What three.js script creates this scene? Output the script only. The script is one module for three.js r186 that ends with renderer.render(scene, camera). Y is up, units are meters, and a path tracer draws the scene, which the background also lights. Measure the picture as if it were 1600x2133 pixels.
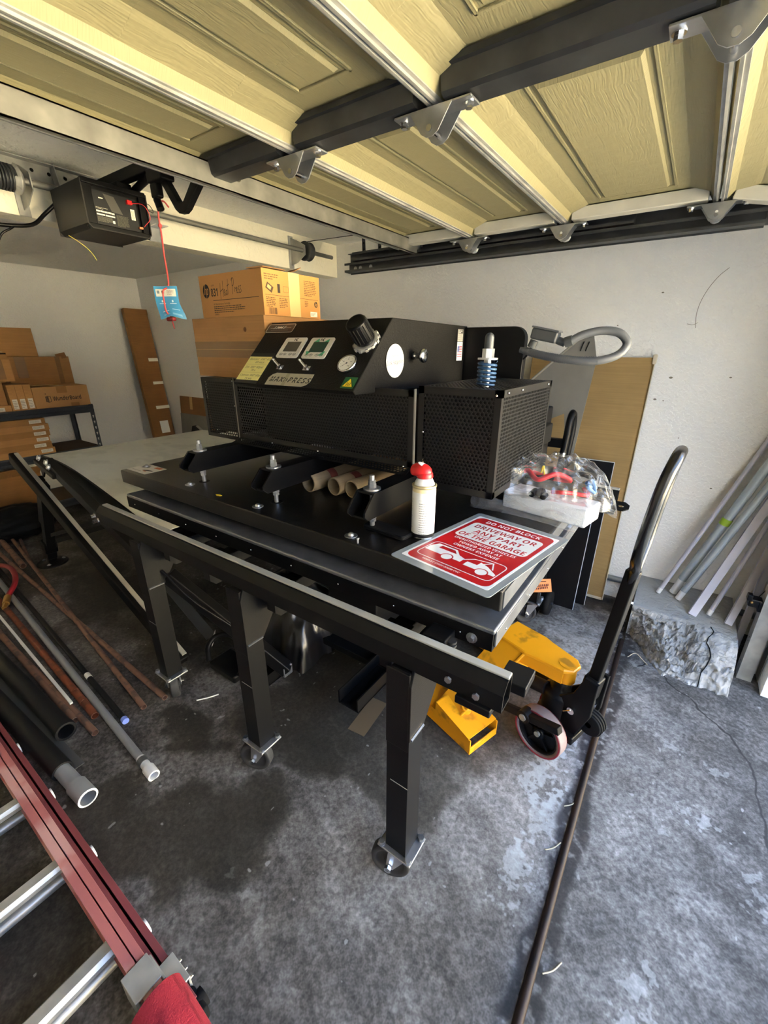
import * as THREE from 'three';
import { RoundedBoxGeometry } from 'three/addons/geometries/RoundedBoxGeometry.js';
import { mergeGeometries } from 'three/addons/utils/BufferGeometryUtils.js';

// ---------- camera, sky, sun, exposure ----------
const scene = new THREE.Scene();
const camera = new THREE.PerspectiveCamera(100.67, 1600 / 2133, 0.02, 400);
camera.position.set(0, 1.5, 0);
camera.rotation.order = 'YXZ';
camera.rotation.set(-0.36809, 0.60779, 0.00344);
scene.add(camera);
const renderer = new THREE.WebGLRenderer();
renderer.shadowMap.enabled = true;
renderer.toneMapping = THREE.LinearToneMapping;
renderer.toneMappingExposure = 2.15;
{ // clear hazy daylight sky, the same all round
  const W = 8, H = 64, a = new Float32Array(W * H * 4);
  for (let r = 0; r < H; r++) {
    const e = Math.max(0, Math.sin(((r + 0.5) / H - 0.5) * Math.PI)), t = Math.pow(e, 0.45);
    for (let c = 0; c < W; c++) {
      const i = (r * W + c) * 4;
      a[i] = 3.0 * (1 - t) + 1.7 * t; a[i + 1] = 3.6 * (1 - t) + 2.7 * t; a[i + 2] = 4.4 * (1 - t) + 4.8 * t; a[i + 3] = 1;
    }
  }
  const t = new THREE.DataTexture(a, W, H, THREE.RGBAFormat, THREE.FloatType);
  t.mapping = THREE.EquirectangularReflectionMapping; t.magFilter = THREE.LinearFilter; t.needsUpdate = true;
  scene.background = t; scene.environment = t;
}
const sun = new THREE.DirectionalLight(new THREE.Color(1, 0.91, 0.72), 115);
sun.position.set(-6, 11, 3); sun.target.position.set(3, 0, -1);
sun.castShadow = true; sun.shadow.mapSize.set(2048, 2048);
Object.assign(sun.shadow.camera, { left: -12, right: 12, top: 12, bottom: -12, near: 0.5, far: 40 });
scene.add(sun, sun.target);

// ---------- helpers ----------
let seed = 7;
const rnd = () => { seed = (Math.imul(seed, 1664525) + 1013904223) >>> 0; return seed / 4294967296; };
const rr = (a, b) => a + (b - a) * rnd();
const V = (x, y, z) => new THREE.Vector3(x, y, z);
const PT = new Uint8Array(512); { const p = [...Array(256).keys()]; for (let i = 255; i > 0; i--) { const j = Math.floor(rnd() * (i + 1)); [p[i], p[j]] = [p[j], p[i]]; } for (let i = 0; i < 512; i++) PT[i] = p[i & 255]; }
function vn(x, y) { // value noise, period 256
  const xi = Math.floor(x), yi = Math.floor(y); let fx = x - xi, fy = y - yi; fx = fx * fx * (3 - 2 * fx); fy = fy * fy * (3 - 2 * fy);
  const X = xi & 255, Y = yi & 255, X1 = (X + 1) & 255, Y1 = (Y + 1) & 255;
  const a = PT[PT[X] + Y], b = PT[PT[X1] + Y], c = PT[PT[X] + Y1], d = PT[PT[X1] + Y1];
  return ((a + (b - a) * fx) * (1 - fy) + (c + (d - c) * fx) * fy) / 255;
}
function fbm(x, y, o) { let s = 0, a = 0.5, t = 0; for (let i = 0; i < o; i++) { s += a * vn(x, y); t += a; x = x * 2.03 + 11.7; y = y * 2.03 + 5.3; a *= 0.5; } return s / t; }
function vnp(x, y, P) { // periodic by P
  const xi = Math.floor(x), yi = Math.floor(y); let fx = x - xi, fy = y - yi; fx = fx * fx * (3 - 2 * fx); fy = fy * fy * (3 - 2 * fy);
  const m = (v) => ((v % P) + P) % P, X = m(xi), Y = m(yi), X1 = m(xi + 1), Y1 = m(yi + 1);
  const a = PT[PT[X & 255] + (Y & 255)], b = PT[PT[X1 & 255] + (Y & 255)], c = PT[PT[X & 255] + (Y1 & 255)], d = PT[PT[X1 & 255] + (Y1 & 255)];
  return ((a + (b - a) * fx) * (1 - fy) + (c + (d - c) * fx) * fy) / 255;
}
function tile(N, f, srgb, metres) { // f(u,v) -> [r,g,b] or grey 0..255; repeats every `metres`
  const a = new Uint8Array(N * N * 4);
  for (let y = 0; y < N; y++) for (let x = 0; x < N; x++) { const c = f(x / N, y / N), i = (y * N + x) * 4; if (c.length) { a[i] = c[0]; a[i + 1] = c[1]; a[i + 2] = c[2]; } else a[i] = a[i + 1] = a[i + 2] = c; a[i + 3] = 255; }
  const t = new THREE.DataTexture(a, N, N); t.wrapS = t.wrapT = THREE.RepeatWrapping; t.magFilter = THREE.LinearFilter; if (srgb) t.colorSpace = THREE.SRGBColorSpace;
  t.repeat.set(1 / metres, 1 / metres); t.needsUpdate = true; return t;
}
const pf = (u, v, P, o) => { let s = 0, a = 0.5, t = 0; for (let i = 0; i < o; i++) { s += a * vnp(u * P, v * P, P); t += a; P *= 2; a *= 0.5; } return s / t; };
const cl = (v, a = 0, b = 1) => Math.min(b, Math.max(a, v)), ss = (a, b, v) => { const t = cl((v - a) / (b - a)); return t * t * (3 - 2 * t); };
const TX = {
  stucco: tile(512, (u, v) => { const n = pf(u, v, 24, 4); return 255 * cl(ss(0.35, 0.6, n) * 0.8 + 0.2 * pf(u + 0.3, v, 64, 2)); }, false, 0.55),
  peel: tile(512, (u, v) => 255 * cl(0.75 * ss(0.42, 0.62, pf(u, v, 40, 3)) + 0.25 * pf(u + 0.2, v, 16, 2)), false, 0.4),
  grain: tile(256, (u, v) => 255 * pf(u, v, 64, 2), false, 0.12),
  orange: tile(256, (u, v) => 255 * pf(u, v, 32, 2), false, 0.1),
  mottle: tile(256, (u, v) => { const n = 205 + 50 * pf(u, v, 6, 5); return n; }, true, 0.7),
  dusty: tile(512, (u, v) => { const n = pf(u, v, 7, 5), s = vnp(u * 256, v * 256, 256) > 0.93 ? 1 : 0, w = s * ss(0.5, 0.7, pf(u + 0.4, v + 0.2, 5, 3)); const g = 215 + 40 * n; return [Math.min(255, g + 0 * w), g, g]; }, true, 0.6),
  card: tile(256, (u, v) => { const n = 214 + 26 * pf(u, v, 5, 4) + 15 * vnp(u * 3, v * 128, 256); return n; }, true, 0.5),
  wood: tile(256, (u, v) => 255 * (0.5 * pf(u * 1, v, 8, 3) + 0.5 * vnp(u * 128 + 6 * pf(u, v, 4, 2), v * 8, 128)), false, 0.25),
  rust: tile(256, (u, v) => { const n = pf(u, v, 8, 5), k = ss(0.38, 0.62, n); return [84 + 34 * k, 66 + 20 * k, 58 + 12 * k]; }, true, 0.3),
  steel: tile(256, (u, v) => 185 + 70 * pf(u, v, 10, 4), true, 0.5),
  yellow: tile(512, (u, v) => { const n = pf(u, v, 9, 5), k = ss(0.66, 0.78, n) * 0.5; return [226 - 120 * k, 152 - 75 * k, 16 + 20 * k]; }, true, 0.8),
  red: tile(256, (u, v) => { const n = pf(u, v, 5, 5), k = ss(0.45, 0.62, n); return [176 + 22 * k, 104 + 46 * k, 102 + 44 * k]; }, true, 0.9),
  pale: tile(512, (u, v) => { const n = pf(u, v, 4, 5), m = pf(u + 0.37, v + 0.11, 12, 3); const g = 222 + 26 * n - 12 * ss(0.55, 0.7, m); return [g, g, g - 4]; }, true, 1.3),
  foam: tile(256, (u, v) => 255 * (1 - Math.pow(vnp(u * 90, v * 90, 90), 2)), false, 0.2),
};
const hex = (h) => new THREE.Color(h);
const M = {};
function mk(n, color, o = {}) { const p = o.phys ? new THREE.MeshPhysicalMaterial() : new THREE.MeshStandardMaterial(); delete o.phys; p.name = n; p.color.set(color); p.roughness = 0.6; Object.assign(p, o); M[n] = p; return p; }
mk('wall', '#e9e7e2', { roughness: 0.9, bumpMap: TX.peel, bumpScale: 0.0016 });
mk('beam', '#efe9d4', { roughness: 0.9, bumpMap: TX.stucco, bumpScale: 0.0015 });
mk('ceil', '#e4e2dc', { roughness: 0.95, bumpMap: TX.stucco, bumpScale: 0.002 });
mk('blk', '#0a0a0b', { phys: true, specularIntensity: 0.4, roughness: 0.45 });
mk('blkd', '#131212', { phys: true, specularIntensity: 0.4, roughness: 0.5, map: TX.mottle, bumpMap: TX.grain, bumpScale: 0.0002 });
mk('blkt', '#100f0e', { phys: true, specularIntensity: 0.4, roughness: 0.55, bumpMap: TX.orange, bumpScale: 0.0006, map: TX.mottle });
mk('blkm', '#070707', { phys: true, specularIntensity: 0.4, roughness: 0.6 });
mk('rubber', '#0c0c0d', { phys: true, specularIntensity: 0.4, roughness: 0.8 });
mk('plas', '#09090a', { phys: true, specularIntensity: 0.4, roughness: 0.35 });
mk('gplas', '#2c2b29', { phys: true, specularIntensity: 0.4, roughness: 0.4 });
mk('zinc', '#c8cbd0', { metalness: 0.9, roughness: 0.34, map: TX.steel });
mk('chrome', '#d6d6d6', { metalness: 1, roughness: 0.18 });
mk('galv', '#b9b8b2', { metalness: 0.35, roughness: 0.42, map: TX.steel });
mk('galvd', '#4c4e50', { metalness: 0.6, roughness: 0.42, map: TX.steel });
mk('alum', '#c4c3bd', { metalness: 0.45, roughness: 0.4, map: TX.steel });
mk('steelp', '#8d9095', { metalness: 0.7, roughness: 0.32, map: TX.steel });
mk('strip', '#b7b5ab', { metalness: 0.1, roughness: 0.5, map: TX.mottle });
mk('door', '#958c68', { roughness: 0.62, bumpMap: TX.wood, bumpScale: 0.0012 });
mk('doorend', '#d9d5c8', { roughness: 0.7, map: TX.mottle });
mk('card', '#b98a55', { roughness: 0.88, map: TX.card });
mk('card2', '#a67a4a', { roughness: 0.88, map: TX.card });
mk('card3', '#8a6238', { roughness: 0.9, map: TX.card });
mk('cardp', '#a98a58', { roughness: 0.88, map: TX.card });
mk('tape', '#86602f', { roughness: 0.3, map: TX.card });
mk('kraft', '#cba66c', { roughness: 0.75, map: TX.card });
mk('white', '#e6e6e4', { roughness: 0.6 });
mk('paper', '#dcdad2', { roughness: 0.8 });
mk('fabric', '#f2f2ec', { roughness: 0.9, map: TX.pale });
mk('yel', '#ffffff', { roughness: 0.42, map: TX.yellow });
mk('redw', '#8c2233', { roughness: 0.5 });
mk('redp', '#c41a1e', { roughness: 0.35 });
mk('frp', '#ffffff', { roughness: 0.6, map: TX.red });
mk('frpd', '#8a4448', { roughness: 0.6, map: TX.mottle });
mk('cloth', '#8a1626', { roughness: 0.95, bumpMap: TX.grain, bumpScale: 0.001 });
mk('rustm', '#ffffff', { roughness: 0.75, map: TX.rust });
mk('rusto', '#ffb486', { roughness: 0.7, map: TX.rust });
mk('copper', '#c07a4c', { metalness: 0.6, roughness: 0.5, map: TX.mottle });
mk('pvc', '#8d9195', { roughness: 0.5, map: TX.mottle });
mk('pvcw', '#d9dadb', { roughness: 0.35 });
mk('pipeb', '#17181b', { phys: true, specularIntensity: 0.4, roughness: 0.55, map: TX.mottle });
mk('conduit', '#8b8f90', { metalness: 0.6, roughness: 0.4, map: TX.steel });
mk('hose', '#5c5e60', { roughness: 0.45 });
mk('greyp', '#434648', { roughness: 0.45 });
mk('greym', '#7a776f', { roughness: 0.5, map: TX.mottle });
mk('tube', '#a38e70', { roughness: 0.85, map: TX.card });
mk('blue', '#28496f', { metalness: 0.3, roughness: 0.4 });
mk('foam', '#e9ecef', { roughness: 0.85, bumpMap: TX.foam, bumpScale: 0.0015 });
mk('film', '#ffffff', { phys: true, roughness: 0.06, transmission: 0.95, thickness: 0, side: THREE.DoubleSide });
mk('clear', '#eef2f4', { phys: true, roughness: 0.12, transmission: 0.9, thickness: 0, side: THREE.DoubleSide });
mk('redwire', '#c7232b', { roughness: 0.45 });
mk('orange', '#e58a5a', { roughness: 0.7 });
mk('yelp', '#e3c52c', { roughness: 0.5 });
mk('bluet', '#5c86b8', { roughness: 0.6 });
mk('green', '#8fae2e', { roughness: 0.4 });
mk('whitem', '#c7c6d2', { roughness: 0.5, map: TX.mottle });
mk('shelfm', '#30363f', { roughness: 0.45, metalness: 0.2 });
mk('board', '#0c0d10', { phys: true, specularIntensity: 0.4, roughness: 0.5, map: TX.dusty });
mk('edge', '#b9bfc4', { roughness: 0.5 });
mk('bag', '#0c0c0e', { roughness: 0.28 });
mk('bagm', '#0b0c0f', { phys: true, specularIntensity: 0.4, roughness: 0.6 });
mk('brass', '#a8824a', { metalness: 0.8, roughness: 0.4 });
mk('wood', '#6a5236', { roughness: 0.85, map: TX.card });
mk('string', '#cdbb4a', { roughness: 0.7 });
mk('rope', '#c24a48', { roughness: 0.8 });
mk('screen', '#4a4a42', { roughness: 0.25 });
for (const k in M) M[k].name = k;

// geometry makers (world coordinates unless said)
const nu = (g) => { if (!g.index) return g; return g; };
function uvm(g) { // box-projected uv in metres
  const p = g.attributes.position, n = g.attributes.normal, uv = new Float32Array(p.count * 2);
  for (let i = 0; i < p.count; i++) {
    const ax = Math.abs(n.getX(i)), ay = Math.abs(n.getY(i)), az = Math.abs(n.getZ(i)), x = p.getX(i), y = p.getY(i), z = p.getZ(i);
    if (ax >= ay && ax >= az) { uv[2 * i] = z; uv[2 * i + 1] = y; } else if (ay >= az) { uv[2 * i] = x; uv[2 * i + 1] = z; } else { uv[2 * i] = x; uv[2 * i + 1] = y; }
  }
  g.setAttribute('uv', new THREE.BufferAttribute(uv, 2)); return g;
}
function box(w, h, d, x = 0, y = 0, z = 0, b = 0) { const g = b > 0 ? new RoundedBoxGeometry(w, h, d, 1, Math.min(b, w / 2.01, h / 2.01, d / 2.01)) : new THREE.BoxGeometry(w, h, d); g.translate(x, y, z); return g; }
const bb = (x0, y0, z0, x1, y1, z1, b = 0) => box(Math.abs(x1 - x0), Math.abs(y1 - y0), Math.abs(z1 - z0), (x0 + x1) / 2, (y0 + y1) / 2, (z0 + z1) / 2, b);
const qy = (d) => new THREE.Quaternion().setFromUnitVectors(V(0, 1, 0), d.clone().normalize());
const P3 = (a) => a.isVector3 ? a : V(...a);
function cyl(p, q, r, s = 14, r2 = r, cap = true) { p = P3(p); q = P3(q); const d = q.clone().sub(p), g0 = new THREE.CylinderGeometry(r2, r, d.length(), s, 1, !cap), g = s === 6 ? g0.toNonIndexed() : g0; if (s === 6) g.computeVertexNormals(); g.applyQuaternion(qy(d)); g.translate((p.x + q.x) / 2, (p.y + q.y) / 2, (p.z + q.z) / 2); return g; }
function lathe(pts, p, dir, s = 20) { const g = new THREE.LatheGeometry(pts.map(([r, y]) => new THREE.Vector2(r, y)), s); p = P3(p); g.applyQuaternion(qy(P3(dir))); g.translate(p.x, p.y, p.z); return g; }
function pipe(p, q, r, ri, s = 18) { p = P3(p); q = P3(q); const d = q.clone().sub(p), L = d.length(), c = (r - ri) * 0.25; return lathe([[ri, 0], [r - c, 0], [r, c], [r, L - c], [r - c, L], [ri, L], [ri, 0]], p, d, s); }
function bar(p, q, w, h, up = V(0, 1, 0), bev = 0) { p = P3(p); q = P3(q); const x = q.clone().sub(p), L = x.length(); x.normalize(); const z = x.clone().cross(P3(up)).normalize(), y = z.clone().cross(x); const g = box(L, h, w, 0, 0, 0, bev); g.applyMatrix4(new THREE.Matrix4().makeBasis(x, y, z)); g.translate((p.x + q.x) / 2, (p.y + q.y) / 2, (p.z + q.z) / 2); return g; }
function hollow(p, q, w, h, t, up = V(0, 1, 0)) { // hollow rectangular tube
  p = P3(p); q = P3(q); const x = q.clone().sub(p), L = x.length(); x.normalize(); const s = new THREE.Shape([[-w / 2, -h / 2], [w / 2, -h / 2], [w / 2, h / 2], [-w / 2, h / 2]].map((a) => new THREE.Vector2(...a)));
  s.holes.push(new THREE.Path([[-w / 2 + t, -h / 2 + t], [-w / 2 + t, h / 2 - t], [w / 2 - t, h / 2 - t], [w / 2 - t, -h / 2 + t]].map((a) => new THREE.Vector2(...a))));
  const g = new THREE.ExtrudeGeometry(s, { depth: L, bevelEnabled: false }), z = x.clone().cross(P3(up)).normalize(), y = z.clone().cross(x); g.applyMatrix4(new THREE.Matrix4().makeBasis(z.negate(), y, x)); g.translate(p.x, p.y, p.z); return g;
}
function ext(pts, depth, bev = 0) { const s = new THREE.Shape(pts.map((a) => new THREE.Vector2(...a))); return new THREE.ExtrudeGeometry(s, { depth: depth - 2 * bev, bevelEnabled: bev > 0, bevelSize: bev, bevelThickness: bev, bevelSegments: 1, curveSegments: 8 }).translate(0, 0, bev); }
// profile given in (a,b) extruded along an axis
const extZ = (pts, z0, z1, bev = 0) => ext(pts, Math.abs(z1 - z0), bev).translate(0, 0, Math.min(z0, z1)); // pts=(x,y)
const extX = (pts, x0, x1, bev = 0) => ext(pts.map(([z, y]) => [-z, y]), Math.abs(x1 - x0), bev).rotateY(Math.PI / 2).translate(Math.min(x0, x1), 0, 0); // pts=(z,y)
const extY = (pts, y0, y1, bev = 0) => ext(pts.map(([x, z]) => [x, -z]), Math.abs(y1 - y0), bev).rotateX(-Math.PI / 2).translate(0, Math.min(y0, y1), 0); // pts=(x,z)
const tube = (pts, r, n = 40, s = 8, closed = false) => new THREE.TubeGeometry(new THREE.CatmullRomCurve3(pts.map(P3), closed, 'centripetal'), n, r, s, closed);
const poly = (pts, r, s = 8) => mg(pts.slice(1).map((q, i) => cyl(pts[i], q, r, s)).concat(pts.slice(1, -1).map((p) => new THREE.SphereGeometry(r, s, 6).translate(...p))));
function mg(gs) { gs = gs.flat(9).map((g) => { const n = g.index ? g.toNonIndexed() : g; for (const k of Object.keys(n.attributes)) if (!['position', 'normal', 'uv'].includes(k)) n.deleteAttribute(k); if (!n.attributes.uv) n.setAttribute('uv', new THREE.BufferAttribute(new Float32Array(n.attributes.position.count * 2), 2)); n.morphAttributes = {}; return n; }); return gs.length > 1 ? mergeGeometries(gs) : gs[0]; }
const rotY = (g, a, x = 0, z = 0) => g.translate(-x, 0, -z).rotateY(a).translate(x, 0, z);
function hexbolt(p, dir, r = 0.009, L = 0.008, washer = 1.7) { p = P3(p); dir = P3(dir).clone().normalize(); const a = [cyl(p.clone().addScaledVector(dir, 0.002), p.clone().addScaledVector(dir, 0.002 + L), r, 6)]; if (washer) a.push(cyl(p, p.clone().addScaledVector(dir, 0.002), r * washer, 14)); return mg(a); }
const used = {};
const numbered = (n) => { const k = (used[n] = (used[n] ?? -1) + 1); return k ? n + '_' + String(k).padStart(3, '0') : n; };
function mesh(g, m) { const o = new THREE.Mesh(g, m); o.castShadow = o.receiveShadow = true; return o; }
class Thing { // parts are given in world coordinates; the group stands at `at`
  constructor(name, label, category, at = [0, 0, 0], group) {
    this.at = at; this.root = new THREE.Group(); this.root.name = numbered(name); this.root.position.set(...at); this.root.userData = { label, category }; if (group) this.root.userData.group = group; scene.add(this.root);
  }
  p(name, g, m, o = {}) { // o: parent mesh, label, keep uv
    g = mg([g]); g.translate(-this.at[0], -this.at[1], -this.at[2]); if (!o.uv) uvm(g);
    const e = mesh(g, m); e.name = name; if (o.label) e.userData.label = o.label; if (o.kind) e.userData.kind = o.kind; (o.to ?? this.root).add(e); return e;
  }
}
function single(name, label, category, g, m, at = [0, 0, 0], group, uv) { g = mg([g]); g.translate(-at[0], -at[1], -at[2]); if (!uv) uvm(g); const o = mesh(g, m); o.name = numbered(name); o.position.set(...at); o.userData = { label, category }; if (group) o.userData.group = group; scene.add(o); return o; }
function struct(name, g, m, label, uv) { g = mg([g]); if (!uv) uvm(g); const o = mesh(g, m); o.name = name; o.userData = { kind: 'structure', label, category: name.split('_')[0] }; scene.add(o); return o; }
// printed matter: a canvas texture
function canvas(w, h, draw, o = {}) { const c = document.createElement('canvas'); c.width = w; c.height = h; const x = c.getContext('2d'); draw(x, w, h); const t = new THREE.CanvasTexture(c); t.colorSpace = THREE.SRGBColorSpace; return new THREE.MeshStandardMaterial({ map: t, roughness: o.roughness ?? 0.7, name: o.name ?? 'print', metalness: o.metalness ?? 0 }); }
function sheet(w, h, th = 0.0006) { // printed card standing in xy, print on its +z face; uv 0..1 on that face
  const g = new THREE.BoxGeometry(w, h, th); return g;
}
const rrect = (x, X, Y, W, H, r) => { x.beginPath(); x.moveTo(X + r, Y); x.lineTo(X + W - r, Y); x.quadraticCurveTo(X + W, Y, X + W, Y + r); x.lineTo(X + W, Y + H - r); x.quadraticCurveTo(X + W, Y + H, X + W - r, Y + H); x.lineTo(X + r, Y + H); x.quadraticCurveTo(X, Y + H, X, Y + H - r); x.lineTo(X, Y + r); x.quadraticCurveTo(X, Y, X + r, Y); x.closePath(); };
const rrPts = (w, h, r, n = 5) => { const o = []; for (const [cx, cy, a0] of [[w / 2 - r, h / 2 - r, 0], [-w / 2 + r, h / 2 - r, 90], [-w / 2 + r, -h / 2 + r, 180], [w / 2 - r, -h / 2 + r, 270]]) for (let i = 0; i <= n; i++) { const a = (a0 + 90 * i / n) * Math.PI / 180; o.push([cx + r * Math.cos(a), cy + r * Math.sin(a)]); } return o; };
function decal(w, h, r, th = 0.001) { const g = ext(rrPts(w, h, r), th); const p = g.attributes.position, uv = g.attributes.uv; for (let i = 0; i < p.count; i++) uv.setXY(i, p.getX(i) / w + 0.5, p.getY(i) / h + 0.5); return g; } // uv 0..1 over the plate
const place = (g, at, x, y) => { x = P3(x).clone().normalize(); y = P3(y).clone().normalize(); const z = x.clone().cross(y); g.applyMatrix4(new THREE.Matrix4().makeBasis(x, y, z)); g.translate(...(at.isVector3 ? at.toArray() : at)); return g; };
const scrib = (x, X, Y, W, n, lh, col, th = 0.35) => { x.fillStyle = col; for (let i = 0; i < n; i++) { let a = 0, L = W * (i === n - 1 ? 0.6 : rr(0.82, 1)); while (a < L) { const w = rr(lh * 0.4, lh * 2.2); x.fillRect(X + a, Y + i * lh, Math.min(w, L - a), lh * th); a += w + lh * 0.3; } } };
// ---------- the room ----------
const NEARX = -2.45;
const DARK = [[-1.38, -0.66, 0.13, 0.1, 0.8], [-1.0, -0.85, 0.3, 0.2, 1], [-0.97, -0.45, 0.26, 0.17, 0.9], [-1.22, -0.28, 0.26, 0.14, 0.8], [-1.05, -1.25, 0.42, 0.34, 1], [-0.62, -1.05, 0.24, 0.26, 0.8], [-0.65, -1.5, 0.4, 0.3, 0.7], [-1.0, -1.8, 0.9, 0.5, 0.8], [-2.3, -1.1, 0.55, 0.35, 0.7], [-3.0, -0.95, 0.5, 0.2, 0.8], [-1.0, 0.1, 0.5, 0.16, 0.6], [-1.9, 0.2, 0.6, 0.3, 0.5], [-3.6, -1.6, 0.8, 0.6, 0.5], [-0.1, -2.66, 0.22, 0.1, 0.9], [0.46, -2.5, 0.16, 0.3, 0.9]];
const WHITE = [[-0.13, -1.56, 0.075, 0.14, 1], [-0.16, -1.3, 0.06, 0.17, 0.95], [-0.12, -1.12, 0.06, 0.12, 0.8], [-0.15, -0.9, 0.05, 0.09, 0.8], [-0.3, -2.2, 0.26, 0.17, 0.5], [-0.2, -1.85, 0.1, 0.17, 0.6], [0.33, -1.42, 0.06, 0.035, 0.8], [0.38, -1.66, 0.05, 0.03, 0.6], [0.19, -0.83, 0.05, 0.07, 0.7], [0.23, -1.3, 0.03, 0.02, 0.6], [0.48, -1.24, 0.04, 0.08, 0.6], [0.24, -1.7, 0.04, 0.02, 0.5], [0.3, -1.1, 0.03, 0.02, 0.5], [-0.75, -0.4, 0.07, 0.03, 0.35], [-1.5, -0.45, 0.2, 0.07, 0.28], [-1.55, -0.85, 0.12, 0.12, 0.3]];
const CRK = [[0.1, -2.32], [0.19, -2.17], [0.32, -2.0], [0.42, -1.9], [0.49, -1.79], [0.51, -1.6], [0.52, -1.47], [0.53, -1.1], [0.52, -0.5]];
const segd = (x, z, a, b) => { const dx = b[0] - a[0], dz = b[1] - a[1], t = cl(((x - a[0]) * dx + (z - a[1]) * dz) / (dx * dx + dz * dz)); return Math.hypot(x - a[0] - t * dx, z - a[1] - t * dz); };
function concrete(x, z) {
  const lo = fbm(x * 1.7 + 40, z * 1.7 + 40, 4), mid = fbm(x * 9 + 7, z * 9 + 90, 4), sw = fbm(x * 4 + z * 9, z * 26 - x * 11 + 50, 3), hi = vn(x * 310 + 3, z * 310), ap = x > -0.02 ? 1 : 0;
  let g = 78 + 2 * ap + 66 * (lo - 0.5) + 62 * (mid - 0.5) + 34 * (sw - 0.5) + 34 * (hi - 0.5) + 40 * (vn(x * 105 + 31, z * 105 + 7) - 0.5) * (0.5 + mid), r = g, b = g + 1;
  if (!ap) { const k = 26 * ss(-0.85, -0.25, x) * ss(-0.5, -1.0, z) * (0.4 + fbm(x * 16 + 2, z * 16, 3)); r += k; g += k; b += k + 1; }
  r += 3 - 2 * ap; b -= 5 - 3 * ap;
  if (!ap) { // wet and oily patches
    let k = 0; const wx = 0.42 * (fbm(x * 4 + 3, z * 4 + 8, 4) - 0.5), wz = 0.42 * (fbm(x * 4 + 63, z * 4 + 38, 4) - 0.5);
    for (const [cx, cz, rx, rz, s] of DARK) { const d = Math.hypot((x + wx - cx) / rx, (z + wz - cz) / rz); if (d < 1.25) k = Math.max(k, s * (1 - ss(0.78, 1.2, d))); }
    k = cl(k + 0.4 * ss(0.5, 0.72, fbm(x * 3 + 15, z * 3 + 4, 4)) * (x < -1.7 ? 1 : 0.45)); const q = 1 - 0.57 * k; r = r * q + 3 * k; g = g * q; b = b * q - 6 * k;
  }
  for (const [cx, cz, rx, rz, s] of WHITE) { const d = Math.hypot((x - cx) / rx, (z - cz) / rz); if (d < 1.6) { const n = 0.6 * fbm(x * 60 + 9, z * 60 + 21, 4) + 0.4 * fbm(x * 14, z * 14, 2) + 0.2 * (1 - d), k = s * ss(0.52, 0.6, n) * 0.62; r += (168 - r) * k; g += (172 - g) * k; b += (174 - b) * k; } }
  const chip = vn(x * 75 + 9, z * 75 + 3) * vn(x * 31 + 1, z * 31); if (chip > 0.74) { const k = ss(0.74, 0.82, chip) * 0.7; r += (150 - r) * k; g += (151 - g) * k; b += (152 - b) * k; }
  const pit = vn(x * 60 + 77, z * 60 + 13); if (pit > 0.93) { const k = ss(0.93, 0.98, pit) * 0.25; r *= 1 - k; g *= 1 - k; b *= 1 - k; }
  const sj = Math.abs(x + 0.025 + 0.02 * (fbm(z * 12, 5, 3) - 0.5)) - 0.05 * (fbm(z * 7 + 30, 2, 3) + 0.1) * (x > -0.025 ? 1.2 : 0.9); if (sj < 0.025) { const k = (1 - ss(0, 0.025, sj)) * ss(0.25, 0.5, fbm(x * 38, z * 38, 3)) * 0.62; r *= 1 - k * 0.95; g *= 1 - k; b *= 1 - k; }
  if (ap) { const w = 0.05 * (fbm(x * 9, z * 9, 4) - 0.5); let d = 9; for (let i = 1; i < CRK.length; i++) d = Math.min(d, segd(x + w, z - w, CRK[i - 1], CRK[i])); if (d < 0.006) { const k = (1 - ss(0.0015, 0.006, d)) * 0.7; r *= 1 - k; g *= 1 - k; b *= 1 - k; } }
  return [cl(r, 0, 255), cl(g, 0, 255), cl(b, 0, 255)];
}
function floorTex(x0, x1, z0, z1, N, Nz) {
  const a = new Uint8Array(N * Nz * 4);
  for (let j = 0; j < Nz; j++) for (let i = 0; i < N; i++) { const c = concrete(x0 + (x1 - x0) * (i + 0.5) / N, z0 + (z1 - z0) * (j + 0.5) / Nz), o = (j * N + i) * 4; a[o] = c[0]; a[o + 1] = c[1]; a[o + 2] = c[2]; a[o + 3] = 255; }
  const t = new THREE.DataTexture(a, N, Nz); t.magFilter = THREE.LinearFilter; t.colorSpace = THREE.SRGBColorSpace; t.needsUpdate = true;
  return new THREE.MeshStandardMaterial({ map: t, roughness: 0.8, name: 'concrete' });
}
function slab(x0, x1, z0, z1, y0, y1) { const g = bb(x0, y0, z0, x1, y1, z1), p = g.attributes.position, uv = g.attributes.uv; for (let i = 0; i < p.count; i++) uv.setXY(i, (p.getX(i) - x0) / (x1 - x0), (p.getZ(i) - z0) / (z1 - z0)); return g; }
{
  const fl = new THREE.Group(); fl.name = 'floor'; fl.userData = { kind: 'structure', label: 'stained grey concrete garage floor', category: 'floor' }; scene.add(fl);
  const add = (n, g, m) => { const o = mesh(g, m); o.name = n; fl.add(o); };
  add('slab', slab(NEARX, -0.028, -2.8, 0.7, -0.15, 0), floorTex(NEARX, -0.028, -2.8, 0.7, 1408, 2048));
  add('slab', slab(-5.32, NEARX, -2.8, 0.7, -0.15, 0), floorTex(-5.32, NEARX, -2.8, 0.7, 768, 1024));
  add('slab', slab(-5.32, 0.9, 0.7, 1.5, -0.15, 0), floorTex(-5.32, 0.9, 0.7, 1.5, 512, 128));
  add('slab', slab(-0.012, 0.9, -2.8, 0.7, -0.15, 0), floorTex(-0.012, 0.9, -2.8, 0.7, 512, 2048));
}
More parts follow.
